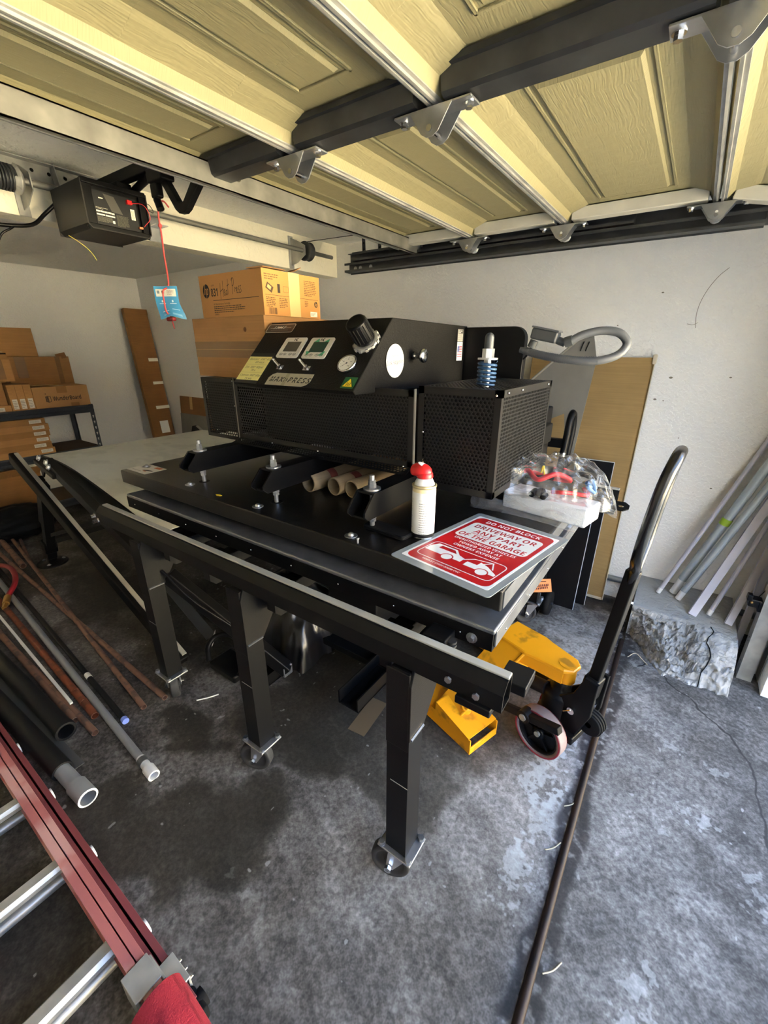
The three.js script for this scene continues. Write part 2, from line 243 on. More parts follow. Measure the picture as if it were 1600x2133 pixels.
struct('floor_bed', bb(-0.2, -0.3, -2.8, 0.2, -0.012, 1.5), mk('bed', '#4a4845', { roughness: 0.95, map: TX.mottle }), 'dark sub-slab added under the floor joint');  // added below the slabs so no sky shows through the joint
struct('trim_1', cyl([-0.024, -0.002, -2.34], [-0.024, 0.0, 1.5], 0.0125, 12), mk('threshold', '#4a3d38', { roughness: 0.6, metalness: 0.4, map: TX.rust }), 'rusty round steel bar set in the floor joint');
struct('wall_right', bb(-5.47, 0, -2.95, 0.9, 2.42, -2.8), M.wall, 'white textured side wall with the leaning cardboard');
{ const w = scene.children.find((o) => o.name === 'wall_right'); const add = (n, g, m) => { const o = mesh(uvm(mg([g])), m); o.name = n; w.add(o); };
  const ck = [[0.03, 1.86], [0.0, 1.83], [-0.03, 1.78], [-0.05, 1.72], [-0.055, 1.66], [-0.045, 1.6]]; add('crack', tube(ck.map(([x, y]) => [x, y, -2.7998]), 0.0012, 30, 4), mk('ckm', '#7d7668', { roughness: 0.9 })); add('crack', tube([[-0.085, 1.62, -2.7998], [-0.06, 1.615, -2.7998], [-0.04, 1.625, -2.7998]], 0.001, 10, 4), M.ckm);
  for (const [x, y, r] of [[-0.22, 1.77, 0.006], [-0.15, 1.245, 0.008], [-0.11, 1.24, 0.004], [0.15, 1.37, 0.006], [-0.1, 1.36, 0.009], [-0.4, 1.62, 0.004], [0.0, 1.05, 0.004], [0.2, 0.8, 0.006]]) add('chip', new THREE.SphereGeometry(1, 8, 6).scale(r, r * 0.6, 0.0012).translate(x, y, -2.8), M.ckm); }
struct('wall_back', bb(-5.47, 0, -2.8, -5.32, 2.42, 1.65), M.wall, 'white back wall behind the shelf unit');
struct('wall_left', bb(-5.32, 0, 1.5, 0.9, 2.42, 1.65), M.wall, 'white side wall behind the viewer');  // out of view, set back to bounce less light onto the frame legs
struct('wall_front', [bb(0.56, 0, -2.8, 0.9, 2.42, -2.26), bb(0.56, 0, 0.14, 0.9, 2.42, 1.5), bb(0.56, 2.09, -2.26, 0.9, 2.42, 0.14)], M.wall, 'front wall round the open garage door');
struct('ceiling', bb(-5.47, 2.212, -2.95, 0.9, 2.42, 1.65), M.ceil, 'white textured garage ceiling');
struct('trim_2', bb(-2.5, 2.0, -2.8, -2.39, 2.212, 1.5), M.beam, 'cream painted drop beam behind the garage door');
struct('driveway', bb(0.9, -0.2, -30, 45, -0.03, 30), mk('drive', '#cfc6ad', { roughness: 0.9, map: TX.mottle }), 'pale sunlit concrete driveway');

{ const T = new Thing('unseen_house', 'unseen pale house out of view, bounces warm sunlight into the garage', 'house', [12, -0.03, -1]);  // out of view, placed to bounce warm sunlight deep into the garage
  T.p('wall', bb(11, -0.03, -13, 14, 2.9, 11), mk('stuccoh', '#f3ead2', { roughness: 0.9 })); T.p('roof', extZ([[10.8, 2.9], [12.5, 3.6], [14.5, 2.9]], -13.4, 11.4), M.card3);
  for (const z of [-9, -3, 4]) { const w = T.p('window', bb(10.97, 1.1, z, 11.01, 2.3, z + 1.6), M.white); T.p('pane', bb(10.96, 1.16, z + 0.06, 10.975, 2.24, z + 1.54), M.screen, { to: w }); } }
single('unseen_side_wall', 'unseen tall grey wall out of view, keeps light off the right wall', 'wall', bb(0.95, -0.03, 1.0, 11, 2.7, 1.2), mk('render', '#b9bbc0', { roughness: 0.95, map: TX.mottle }), [5, -0.03, 1.1]);  // out of view, placed to darken the right wall from the side
// ---------- garage door, open overhead ----------
const HG = [V(-1.535, 0, 0), V(-1.08, 0, 0), V(-0.623, 0, 0), V(-0.06, 0, 0)], SK = 2.082, DZ0 = -2.335, DZ1 = 0.1, CZ = -1.1;
const DT = new Thing('garage_door', 'cream panelled sectional garage door open overhead', 'garage door', [-0.8, 2.03, -1.1]);
function doorSection(x0, x1, xf, endsHinges) {
  const A = (g) => { g = mg([g]); if (xf) g.applyMatrix4(xf); return g; };
  const w = 0.0015, prof = [[x0 + 0.002, 2.045], [x0 + 0.002, 2.032], [x0 + 0.02, 2.03], [x0 + 0.034, 2.052], [x0 + 0.085, 2.07], [x0 + 0.1, SK - 0.004], [x1 - 0.1, SK - 0.004], [x1 - 0.085, 2.072], [x1 - 0.034, 2.054], [x1 - 0.02, 2.03], [x1 - 0.002, 2.032], [x1 - 0.002, 2.045]];
  const closed = prof.concat([[x1 - 0.002, SK + 0.01], [x0 + 0.002, SK + 0.01]]);
  const sec = DT.p('section', A(extZ(closed, DZ0, DZ1)), M.door, { label: 'cream steel door section' });
  DT.p('joint_lip', A(mg([bb(x0 + 0.0025, 2.027, DZ0, x0 + 0.02, 2.031, DZ1), bb(x0 + 0.004, 2.021, DZ0, x0 + 0.011, 2.027, DZ1)])), M.galv, { to: sec });
  DT.p('joint_lip', A(mg([bb(x1 - 0.02, 2.027, DZ0, x1 - 0.0025, 2.031, DZ1), bb(x1 - 0.011, 2.021, DZ0, x1 - 0.004, 2.027, DZ1)])), M.galv, { to: sec });
  const a = x0 + 0.15, b = x1 - 0.14; // embossed fields
  for (const [z0, z1] of [[DZ0 + 0.12, CZ - 0.13], [CZ + 0.13, DZ1 - 0.1]]) {
    DT.p('raised_panel', A(extY([[a + 0.03, z0 + 0.03], [b - 0.03, z0 + 0.03], [b - 0.03, z1 - 0.03], [a + 0.03, z1 - 0.03]], SK - 0.014, SK, 0.007)), M.door, { to: sec });
    const fr = (i, t) => [bb(a + i, SK - 0.009, z0 + i, b - i, SK - 0.002, z0 + i + t, 0.003), bb(a + i, SK - 0.009, z1 - i - t, b - i, SK - 0.002, z1 - i, 0.003), bb(a + i, SK - 0.009, z0 + i, a + i + t, SK - 0.002, z1 - i, 0.003), bb(b - i - t, SK - 0.009, z0 + i, b - i, SK - 0.002, z1 - i, 0.003)];
    DT.p('panel_moulding', A(mg(fr(0, 0.01))), M.door, { to: sec });
  }
  // stiles: dark hat channel in the middle, white end caps
  const st = (z0, z1) => [[z0, 2.074], [z0 - 0.0, 2.062], [z0 + 0.012, 2.062], [z0 + 0.02, 2.026], [z0 + 0.03, 2.02], [z1 - 0.03, 2.02], [z1 - 0.02, 2.026], [z1 - 0.012, 2.062], [z1, 2.062], [z1, 2.074]];
  DT.p('centre_stile', A(extX(st(CZ - 0.062, CZ + 0.062), x0 + 0.036, x1 - 0.036)), M.galvd, { label: 'dark galvanised centre stile' });
  DT.p('end_stile', A(bb(x0 + 0.036, 2.028, DZ0 + 0.004, x1 - 0.036, 2.074, DZ0 + 0.062, 0.004)), M.doorend, { label: 'white end stile' });
}
for (let i = 0; i < 3; i++) doorSection(HG[i].x, HG[i + 1].x);
const tilt = new THREE.Matrix4().makeTranslation(-0.06, 2.03, 0).multiply(new THREE.Matrix4().makeRotationZ(-0.22)).multiply(new THREE.Matrix4().makeTranslation(0.0, -2.03, 0));
doorSection(0.004, 0.5, tilt);
DT.p('strut', mg([bb(-1.43, 1.995, -2.42, -1.424, 2.06, 0.1), bb(-1.47, 2.056, -2.42, -1.424, 2.06, 0.1), bb(-1.44, 1.995, -2.42, -1.424, 1.999, 0.1)]), mk('strutm', '#8f8d85', { metalness: 0.5, roughness: 0.45, map: TX.steel }), { label: 'long aluminium strut across the top section' });
function hinge(x, z, roller) {
  const W = 0.05, pl = DT.p('hinge', mg([bb(x - 0.1, 2.012, z - W / 2, x + 0.1, 2.0165, z + W / 2, 0.001), ...[-1, 1].map((s) => extZ([[x - 0.055, 2.014], [x + 0.055, 2.014], [x + 0.022, 1.968], [x + 0.008, 1.96], [x - 0.008, 1.96], [x - 0.022, 1.968]], z + s * W / 2 - 0.0015, z + s * W / 2 + 0.0015))]), M.zinc, { label: 'galvanised hinge' });
  DT.p('pin', cyl([x, 1.976, z - 0.036], [x, 1.976, z + 0.03], 0.007, 12), M.chrome, { to: pl });
  for (const s of [-1, 1]) DT.p('bolt', hexbolt([x + s * 0.085, 2.012, z], [0, -1, 0], 0.008, 0.01, 1.5), M.chrome, { to: pl });
  if (roller) { DT.p('roller', mg([cyl([x, 1.985, z - 0.07], [x, 1.985, z - 0.052], 0.021, 18), cyl([x, 1.985, z - 0.07], [x, 1.985, z + 0.03], 0.005, 8)]), M.pvcw, { to: pl, label: 'white nylon roller' }); }
}
for (const i of [1, 2, 3]) { hinge(HG[i].x, CZ, false); hinge(HG[i].x, -2.305, true); }
DT.p('bolt', hexbolt([-1.423, 2.045, -1.16], [1, 0, 0], 0.009, 0.012), M.chrome); DT.p('bolt', hexbolt([-1.423, 2.045, -2.405], [1, 0, 0], 0.009, 0.012), M.chrome);

// track beside the door
const TR = new Thing('door_track', 'dark galvanised double door track along side wall', 'track', [-0.9, 1.95, -2.4]);
const C = (y0, y1, z0, z1, t) => [[z0, y0], [z1, y0], [z1, y0 + 0.012], [z1 - t, y0 + 0.012], [z1 - t, y0 + t], [z0 + t, y0 + t], [z0 + t, y1 - t], [z1 - t, y1 - t], [z1 - t, y1 - 0.012], [z1, y1 - 0.012], [z1, y1], [z0, y1]];
TR.p('lower_rail', extX(C(1.945, 1.995, -2.41, -2.358, 0.003), -1.95, 0.1), M.galvd);
TR.p('upper_rail', extX(C(2.004, 2.05, -2.41, -2.362, 0.003), -1.89, -0.35), M.galvd);
TR.p('angle_iron', mg([bb(-1.95, 1.94, -2.425, 0.1, 2.052, -2.421), bb(-1.95, 2.05, -2.425, 0.1, 2.053, -2.395)]), M.galvd);
{ const pts = []; for (let i = 0; i <= 12; i++) { const a = Math.PI / 2 * (1 - i / 12); pts.push([0.1 + 0.37 * Math.cos(a), 1.6 + 0.37 * Math.sin(a)]); } const out = pts.map(([x, y]) => [0.1 + (x - 0.1) * 1.068, 1.6 + (y - 1.6) * 1.068]), inn = pts.map(([x, y]) => [0.1 + (x - 0.1) * 0.932, 1.6 + (y - 1.6) * 0.932]).reverse(); TR.p('curved_rail', extZ(out.concat(inn), -2.41, -2.4), M.galvd); }
for (const x of [-1.84, -1.72]) { const b = TR.p('hanger', mg([bar([x, 2.0, -2.422], [x - 0.015, 2.212, -2.43], 0.03, 0.003, V(1, 0, 0)), bb(x - 0.018, 2.0, -2.43, x + 0.015, 2.05, -2.426)]), M.galvd, { label: 'perforated angle hanger' }); for (let k = 0; k < 4; k++) TR.p('slot', cyl([x + 0.0015 - k * 0.003, 2.07 + k * 0.035, -2.419], [x + 0.0015 - k * 0.003, 2.07 + k * 0.035, -2.4185], 0.005, 8), M.blkm, { to: b }); }
for (const x of [-1.9, -1.86, -1.78]) TR.p('bolt', hexbolt([x, 1.97, -2.407], [0, 0, 1], 0.007, 0.004), M.zinc);
// vertical track at the jamb
const VT = new Thing('vertical_door_track', 'bright galvanised upright door track beside the broken concrete block', 'track', [0.5, 0, -2.36]);
VT.p('rail', extY(C(0, 0, 0, 0, 0).length ? [[0.475, -2.41], [0.532, -2.41], [0.532, -2.398], [0.529, -2.398], [0.529, -2.407], [0.478, -2.407], [0.478, -2.345], [0.529, -2.345], [0.529, -2.352], [0.532, -2.352], [0.532, -2.342], [0.475, -2.342]] : [], 0.0, 1.6), M.galv);
VT.p('slotted_angle', mg([bb(0.534, 0, -2.43, 0.559, 1.9, -2.427), bb(0.556, 0.0, -2.43, 0.559, 1.9, -2.36)]), M.galv);
for (const y of [0.06, 0.085, 0.2, 0.22, 0.6]) VT.p('bolt_hole', cyl([0.4745, y, -2.375], [0.476, y, -2.375], 0.004, 8), M.blkm);
VT.p('cross_bracket', bb(0.5, 0.17, -2.5, 0.556, 0.2, -2.41, 0.002), M.galv);
const PE = new Thing('safety_sensor', 'small black photo-eye safety sensor clipped to upright track', 'sensor', [0.47, 0.4, -2.38]);
PE.p('body', mg([box(0.05, 0.04, 0.055, 0.45, 0.405, -2.38, 0.006), box(0.02, 0.03, 0.035, 0.425, 0.43, -2.365, 0.004)]), M.plas); PE.p('lens', new THREE.SphereGeometry(0.006, 10, 8).translate(0.436, 0.41, -2.352), M.brass); PE.p('bracket', bb(0.462, 0.37, -2.4, 0.475, 0.42, -2.35, 0.003), M.plas); PE.p('wire', tube([[0.46, 0.43, -2.39], [0.48, 0.48, -2.4], [0.475, 0.53, -2.41], [0.5, 0.6, -2.42]], 0.002, 20, 5), M.plas);

// torsion shaft on the beam
const TS = new Thing('torsion_shaft', 'grey steel torsion shaft with spring and cable drum on beam', 'torsion shaft', [-2.28, 2.0, -1.1]);
TS.p('shaft', cyl([-2.28, 2.097, -2.62], [-2.28, 2.097, 0.3], 0.0125, 14), mk('oldsteel', '#8d8b84', { metalness: 0.5, roughness: 0.55, map: TX.mottle }));
{ const pts = []; for (let i = 0; i <= 34 * 12; i++) { const a = i / 12 * 2 * Math.PI; pts.push(V(-2.28 + 0.042 * Math.cos(a), 2.097 + 0.042 * Math.sin(a), -0.8 + i / 12 * 0.0105)); } TS.p('spring', new THREE.TubeGeometry(new THREE.CatmullRomCurve3(pts), 34 * 12, 0.0042, 6), M.galvd, { label: 'black coiled torsion spring' }); }
TS.p('winding_cone', lathe([[0.0125, 0], [0.03, 0], [0.048, 0.012], [0.05, 0.018], [0.04, 0.024], [0.036, 0.06], [0.0125, 0.06]], [-2.28, 2.097, -0.828], [0, 0, 1]), M.galv);
const plate = (z, n = 'bearing_plate') => TS.p(n, mg([extZ([[-2.385, 2.02], [-2.385, 2.18], [-2.33, 2.16], [-2.255, 2.125], [-2.255, 2.07], [-2.33, 2.03]], z - 0.002, z + 0.002), bb(-2.388, 2.0, z - 0.02, -2.384, 2.19, z + 0.02)]), M.galv);
plate(-0.85); plate(-2.33);
TS.p('cable_drum', lathe([[0.013, -0.03], [0.026, -0.03], [0.026, -0.008], [0.052, -0.008], [0.056, -0.002], [0.05, 0.004], [0.05, 0.03], [0.057, 0.036], [0.057, 0.044], [0.04, 0.046], [0.013, 0.046]], [-2.28, 2.097, -2.39], [0, 0, 1], 28), M.galvd, { label: 'dark cable drum' });
TS.p('cable', cyl([-2.27, 2.152, -2.37], [-0.4, 2.1, -2.345], 0.002, 6), M.blkm);
{ const b = TS.p('slotted_angle', mg([bb(-2.388, 2.14, -1.2, -2.385, 2.2, 0.5), bb(-2.388, 2.197, -1.2, -2.35, 2.2, 0.5)]), M.galv, { label: 'dusty slotted steel angle' }); for (let i = 0; i < 12; i++) TS.p('slot', cyl([-2.385, 2.172, -1.15 + i * 0.06], [-2.3842, 2.172, -1.15 + i * 0.06], 0.007, 8), M.blkm, { to: b }); }
TS.p('hook_bracket', mg([bar([-2.37, 2.2, -0.98], [-2.34, 2.1, -0.98], 0.04, 0.004, V(0, 0, 1)), bb(-2.38, 2.09, -1.0, -2.3, 2.094, -0.96)]), M.zinc); TS.p('hook_bracket', mg([bb(-2.386, 2.0, -1.42, -2.38, 2.11, -1.36), bb(-2.386, 2.06, -1.42, -2.3, 2.064, -1.36)]), M.zinc);

// opener
const OP = new Thing('garage_door_opener', 'dark grey garage door opener with open front and exposed battery', 'door opener', [-2.12, 1.92, -1.03]);
{ const x0 = -2.26, x1 = -2.0, z0 = -1.155, z1 = -0.91, y0 = 1.925, y1 = 2.082, t = 0.004;
  OP.p('housing', mg([extX([[z0, y1], [z0, y0 + 0.015], [z0 + 0.015, y0], [z1 - 0.015, y0], [z1, y0 + 0.015], [z1, y1], [z1 - t, y1], [z1 - t, y0 + 0.016], [z1 - 0.016, y0 + t], [z0 + 0.016, y0 + t], [z0 + t, y0 + 0.016], [z0 + t, y1]], x0, x1), bb(x0, y0, z0, x0 + t, y1, z1)]), M.gplas, { label: 'grey plastic housing' });
  OP.p('chassis', bb(x0 + 0.01, y0 + 0.012, z0 + 0.01, x1 - 0.02, y1 + 0.004, z1 - 0.012, 0.004), M.plas);
  const fr = OP.p('front_frame', mg([bb(x1 - 0.02, y1 - 0.012, z0 + 0.004, x1 + 0.002, y1 + 0.006, z1 - 0.004, 0.003), bb(x1 - 0.02, y0 + 0.004, z0 + 0.004, x1 - 0.004, y0 + 0.02, z1 - 0.004, 0.003), bb(x1 - 0.02, y0, z1 - 0.04, x1 - 0.006, y1, z1 - 0.006, 0.003), bb(x1 - 0.02, y0, z0 + 0.004, x1 - 0.008, y1, z0 + 0.03, 0.003)]), M.plas);
  const lab = canvas(512, 384, (x) => { x.fillStyle = '#0d0d0e'; x.fillRect(0, 0, 512, 384); x.fillStyle = '#4a4740'; x.beginPath(); x.moveTo(130, 20); x.lineTo(250, 30); x.lineTo(330, 210); x.lineTo(200, 200); x.closePath(); x.fill(); x.fillStyle = '#e8e4cf'; x.fillRect(70, 70, 50, 12); for (let i = 0; i < 4; i++) x.fillRect(20 + i * 44, 212, 40, 18); x.fillRect(195, 214, 30, 18); x.fillRect(20, 248, 90, 16); x.fillRect(116, 248, 110, 16); scrib(x, 20, 180, 140, 2, 12, '#cfcab2'); scrib(x, 20, 278, 200, 6, 10, '#8a8672'); scrib(x, 245, 225, 150, 14, 9, '#77735f'); x.fillStyle = '#e8e4cf'; x.fillRect(190, 300, 26, 30); x.fillRect(430, 120, 50, 120); scrib(x, 438, 140, 36, 8, 12, '#7a765f', 0.5); });
  OP.p('label', place(decal(0.165, 0.118, 0.004), [x1 - 0.016, 2.0, -1.032], [0, 0, -1], [0, 1, 0]), lab, { to: fr, uv: true, label: 'printed warning label' });
  OP.p('connector', mg([bb(x1 - 0.016, 2.035, -1.075, x1 - 0.002, 2.05, -1.095, 0.002)]), M.redp, { to: fr, label: 'red battery terminal' }); OP.p('connector', bb(x1 - 0.016, 1.957, -1.11, x1 - 0.004, 1.965, -1.125, 0.002), M.orange, { to: fr, label: 'orange terminal clip' });
  OP.p('battery_wire', tube([[x1 - 0.004, 2.042, -1.095], [x1 + 0.014, 2.04, -1.13], [x1 + 0.015, 2.0, -1.15], [x1 + 0.004, 1.965, -1.125]], 0.0014, 24, 5), M.redwire, { to: fr }); OP.p('battery_wire', tube([[x1 - 0.004, 2.045, -1.09], [x1 + 0.02, 2.045, -1.15], [x1 + 0.02, 2.02, -1.165], [x1, 2.03, -1.15]], 0.0014, 24, 5), M.plas, { to: fr });
  const rl = OP.p('rail', mg([bb(-2.3, 2.118, -1.12, 0.5, 2.158, -1.085, 0.003), bb(-2.2, 2.09, -1.13, -2.05, 2.12, -1.07, 0.004)]), M.blk); OP.p('motor_tube', cyl([-2.06, 2.1, -1.14], [-1.82, 2.115, -1.1], 0.014, 12), M.plas, { to: rl });
  OP.p('trolley', mg([bb(-1.84, 2.075, -1.13, -1.74, 2.12, -1.075, 0.006), bb(-1.845, 2.03, -1.115, -1.8, 2.08, -1.085, 0.008), cyl([-1.83, 2.03, -1.1], [-1.815, 1.995, -1.1], 0.014, 10)]), M.plas);
  OP.p('door_arm', extZ([[-1.79, 2.09], [-1.765, 2.1], [-1.69, 2.0], [-1.675, 1.992], [-1.655, 1.995], [-1.56, 2.07], [-1.545, 2.06], [-1.535, 2.045], [-1.64, 1.972], [-1.662, 1.964], [-1.69, 1.966], [-1.71, 1.98]], CZ - 0.018, CZ + 0.006, 0.002), M.blk); OP.p('bracket_pin', cyl([-1.545, 2.05, CZ - 0.03], [-1.545, 2.05, CZ + 0.02], 0.006, 10), M.zinc);
  OP.p('power_cord', tube([[-2.26, 2.05, -0.93], [-2.28, 2.0, -0.88], [-2.27, 1.955, -0.83], [-2.26, 1.935, -0.76], [-2.26, 1.93, -0.6], [-2.3, 2.0, -0.3]], 0.007, 50, 7), M.plas); OP.p('loose_cord', tube([[-2.26, 1.935, -0.76], [-2.25, 1.92, -0.74], [-2.25, 1.9, -0.71], [-2.26, 1.87, -0.69], [-2.26, 1.82, -0.6]], 0.004, 30, 6), M.plas);
}
{ const pts = [[-1.826, 2.03, -1.1], [-1.835, 1.97, -1.098], [-1.838, 1.93, -1.1], [-1.842, 1.85, -1.1], [-1.849, 1.735, -1.1], [-1.84, 1.715, -1.07], [-1.838, 1.67, -1.066], [-1.842, 1.64, -1.07], [-1.862, 1.622, -1.098], [-1.862, 1.612, -1.102]];
  const rc = new Thing('release_cord', 'red emergency release cord hanging from opener trolley', 'cord', [-1.84, 1.62, -1.1]); rc.p('rope', tube(pts, 0.0032, 60, 7), M.rope); rc.p('knot', new THREE.SphereGeometry(0.008, 8, 6).translate(-1.838, 1.945, -1.1), M.rope); rc.p('knot', mg([new THREE.SphereGeometry(0.007, 8, 6).translate(-1.828, 2.02, -1.1), tube([[-1.83, 2.02, -1.1], [-1.815, 2.025, -1.115], [-1.8, 2.005, -1.125]], 0.003, 10, 6)]), M.rope);
  rc.p('handle', box(0.05, 0.016, 0.02, -1.864, 1.612, -1.1, 0.006), mk('redh', '#8e1219', { roughness: 0.4 }), { label: 'dark red pull handle' });
  rc.p('rope_tail', tube([[-1.86, 1.61, -1.1], [-1.856, 1.59, -1.1], [-1.852, 1.575, -1.1]], 0.0025, 10, 6), M.rope);
  const tm = canvas(256, 256, (x) => { x.fillStyle = '#3f92c4'; x.fillRect(0, 0, 256, 256); x.fillStyle = '#ece9dc'; x.fillRect(14, 22, 222, 60); x.fillStyle = '#7d8a92'; rrect(x, 26, 34, 26, 24, 5); x.fill(); x.fillStyle = '#1c1c18'; rrect(x, 76, 34, 28, 24, 6); x.fill(); scrib(x, 136, 34, 90, 4, 10, '#8a867a'); x.fillStyle = '#e4f2fa'; for (const [a, b] of [[70, 120], [190, 120], [82, 186]]) { x.beginPath(); x.arc(a, b, 10, 0, 7); x.fill(); x.fillRect(a - 36, b + 16, 72, 5); } x.fillRect(160, 186, 70, 4); x.fillStyle = '#7db6d8'; x.fillRect(50, 226, 70, 12); x.fillRect(150, 222, 80, 16); }, { roughness: 0.4 });
  const N = 14, g = new THREE.PlaneGeometry(0.098, 0.118, N, N), p = g.attributes.position; for (let i = 0; i < p.count; i++) { const u = p.getX(i) / 0.049, v = p.getY(i) / 0.059, lo = ss(0.1, -1, v); p.setXYZ(i, p.getX(i) + lo * 0.012 + (v < 0 ? u * lo * 0.006 : 0), p.getY(i) - lo * 0.006 * Math.cos(u * 3) * -1, 0.006 * Math.sin(u * 2.5) + lo * 0.012 * Math.cos(u * 2.2)); } g.computeVertexNormals(); tm.side = THREE.DoubleSide;
  const g2 = place(g, [-1.852, 1.675, -1.088], [0.8, 0, -0.6], [0, 1, 0]); single('instruction_tag', 'blue instruction tag hung on the red release cord', 'tag', g2, tm, [-1.852, 1.62, -1.09], undefined, true);
}
single('string', 'thin yellow string dangling below the door opener', 'string', tube([[-2.21, 1.925, -0.92], [-2.2, 1.905, -0.95], [-2.195, 1.875, -0.985], [-2.19, 1.845, -1.0]], 0.0014, 24, 5), M.string, [-2.2, 1.845, -0.96]);
// ---------- heat press ----------
function perf(w, h, p = 0.0127, r = 0.0045, th = 0.0012, border = 0.01) { // perforated sheet in xy, facing +z, centred
  const pos = [], row = p * Math.sqrt(3) / 2, R = p / Math.sqrt(3), tri = (a, b, c) => pos.push(...a, ...b, ...c), K = 12;
  const W = w / 2 - border - R, H = h / 2 - border - R, nr = Math.floor(H / row);
  for (let j = -nr; j <= nr; j++) { const off = (j & 1) ? p / 2 : 0; for (let i = -Math.ceil(W / p); i <= W / p; i++) { const cx = i * p + off, cy = j * row; if (Math.abs(cx) > W) continue;
    const out = [], inn = []; for (let k = 0; k < K; k++) { const a = Math.PI / 6 * k + Math.PI / 6, q = k % 2 ? R * Math.cos(Math.PI / 6) : R; out.push([cx + q * Math.cos(a), cy + q * Math.sin(a)]); inn.push([cx + r * Math.cos(a), cy + r * Math.sin(a)]); }
    for (let k = 0; k < K; k++) { const l = (k + 1) % K, A = [...out[k], 0], B = [...out[l], 0], Ci = [...inn[l], 0], D = [...inn[k], 0]; tri(A, B, Ci); tri(A, Ci, D); const C2 = [...inn[l], -th], D2 = [...inn[k], -th]; tri(D, Ci, C2); tri(D, C2, D2); } } }
  const g = new THREE.BufferGeometry(); g.setAttribute('position', new THREE.Float32BufferAttribute(pos, 3)); g.computeVertexNormals();
  const bx = W - (W % (p / 2)) - p * 0.1, by = nr * row - row * 0.1; // solid margins
  return mg([g, bb(-w / 2, -h / 2, -th, w / 2, -by - R * 0.6, 0.0003), bb(-w / 2, by + R * 0.6, -th, w / 2, h / 2, 0.0003), bb(-w / 2, -h / 2, -th, -bx - p * 0.35, h / 2, 0.0003), bb(bx + p * 0.35, -h / 2, -th, w / 2, h / 2, 0.0003)]);
}
const HP = new Thing('heat_press', 'large black heat press with perforated guards and slanted control panel', 'heat press', [-1.13, 0, -1.4]);
const slabM = mk('slab', '#12100e', { phys: true, specularIntensity: 0.8, roughness: 0.34, map: TX.dusty, bumpMap: TX.orange, bumpScale: 0.0002 });
const up_ = HP.p('upper_platen', bb(-2.01, 0.934, -2.02, -0.252, 0.991, -0.83, 0.005), slabM, { label: 'thick black upper platen slab' });
HP.p('side_plate', bb(-0.2525, 0.94, -2.0, -0.2495, 0.985, -0.84), M.steelp, { to: up_, label: 'bare steel platen side' });
const lp = HP.p('lower_platen', bb(-1.914, 0.85, -2.02, -0.25, 0.898, -0.793), M.blk, { label: 'black lower platen body' });
HP.p('heater_plate', mg([bb(-1.905, 0.897, -2.02, -0.246, 0.911, -0.79, 0.005), bb(-0.25, 0.86, -2.02, -0.244, 0.905, -0.8, 0.002)]), M.steelp, { to: lp, label: 'bare steel heating plate' });
for (let i = 0; i < 9; i++) HP.p('rivet', new THREE.SphereGeometry(0.003, 6, 5).translate(-1.85 + i * 0.19, 0.872, -0.7925), M.chrome, { to: lp });
for (let i = 0; i < 6; i++) HP.p('rivet', new THREE.SphereGeometry(0.003, 6, 5).translate(-0.2435, 0.878, -0.86 - i * 0.18), M.chrome, { to: lp });
HP.p('edge_bolt', hexbolt([-0.3, 0.868, -0.793], [0, 0, 1], 0.008, 0.008), M.zinc, { to: lp });
// arms with slant-cut hollow ends
const AX = [-1.55, -1.12, -0.7];
for (const x of AX) {
  const prof = [[-0.912, 1.118], [-0.868, 1.072], [-0.868, 1.06], [-0.885, 1.045], [-1.95, 1.045], [-1.95, 1.118]];
  const a = HP.p('arm', mg([extX(prof, x - 0.032, x - 0.026), extX(prof, x + 0.026, x + 0.032), bb(x - 0.03, 1.112, -1.95, x + 0.03, 1.118, -0.912), bb(x - 0.03, 1.045, -1.95, x + 0.03, 1.051, -0.885), bar([x, 1.048, -0.885], [x, 1.066, -0.867], 0.06, 0.005, V(0, 1, 1)), bb(x - 0.03, 1.05, -1.1, x + 0.03, 1.115, -1.09)]), M.blk, { label: 'black square tube arm with slant-cut end' });
  HP.p('washer', cyl([x, 1.118, -0.945], [x, 1.1225, -0.945], 0.026, 24), M.zinc, { to: a });
  HP.p('bolt', mg([cyl([x, 1.1225, -0.945], [x, 1.136, -0.945], 0.0125, 6), cyl([x, 1.136, -0.945], [x, 1.146, -0.945], 0.011, 6), cyl([x, 0.991, -0.945], [x, 1.16, -0.945], 0.0078, 12), cyl([x, 1.028, -0.945], [x, 1.044, -0.945], 0.0125, 6), cyl([x, 1.018, -0.945], [x, 1.026, -0.945], 0.0115, 6)]), M.zinc, { to: a, label: 'long zinc levelling bolt' });
  HP.p('bolt_socket', cyl([x, 0.9905, -0.945], [x, 0.9918, -0.945], 0.021, 20), M.blkm, { to: up_ });
}
for (const [x, z] of [[-1.557, -0.885], [-1.137, -0.875], [-0.722, -0.87], [-1.965, -0.925]]) HP.p('bolt', mg([cyl([x, 0.991, z], [x, 0.993, z], 0.019, 20), new THREE.SphereGeometry(0.0095, 12, 8).scale(1, 0.9, 1).translate(x, 0.994, z)]), M.zinc, { to: up_ });
{ const lm = canvas(256, 160, (x) => { x.fillStyle = '#d9d5cb'; x.fillRect(0, 0, 256, 160); x.fillStyle = '#c2683c'; x.fillRect(150, 12, 80, 30); x.fillStyle = '#5a554c'; x.fillRect(60, 40, 44, 24); x.fillStyle = '#3a332c'; x.beginPath(); x.moveTo(120, 110); x.lineTo(160, 90); x.lineTo(225, 84); x.lineTo(230, 96); x.lineTo(170, 112); x.closePath(); x.fill(); x.fillStyle = '#b0603c'; x.fillRect(150, 112, 40, 12); x.fillStyle = '#8a8478'; x.fillRect(30, 130, 120, 5); });
  HP.p('warning_label', place(decal(0.155, 0.1, 0.003), [-1.925, 0.9915, -0.905], [1, 0, 0], [0, 0, -1]), lm, { to: up_, uv: true, label: 'white warning label' }); }
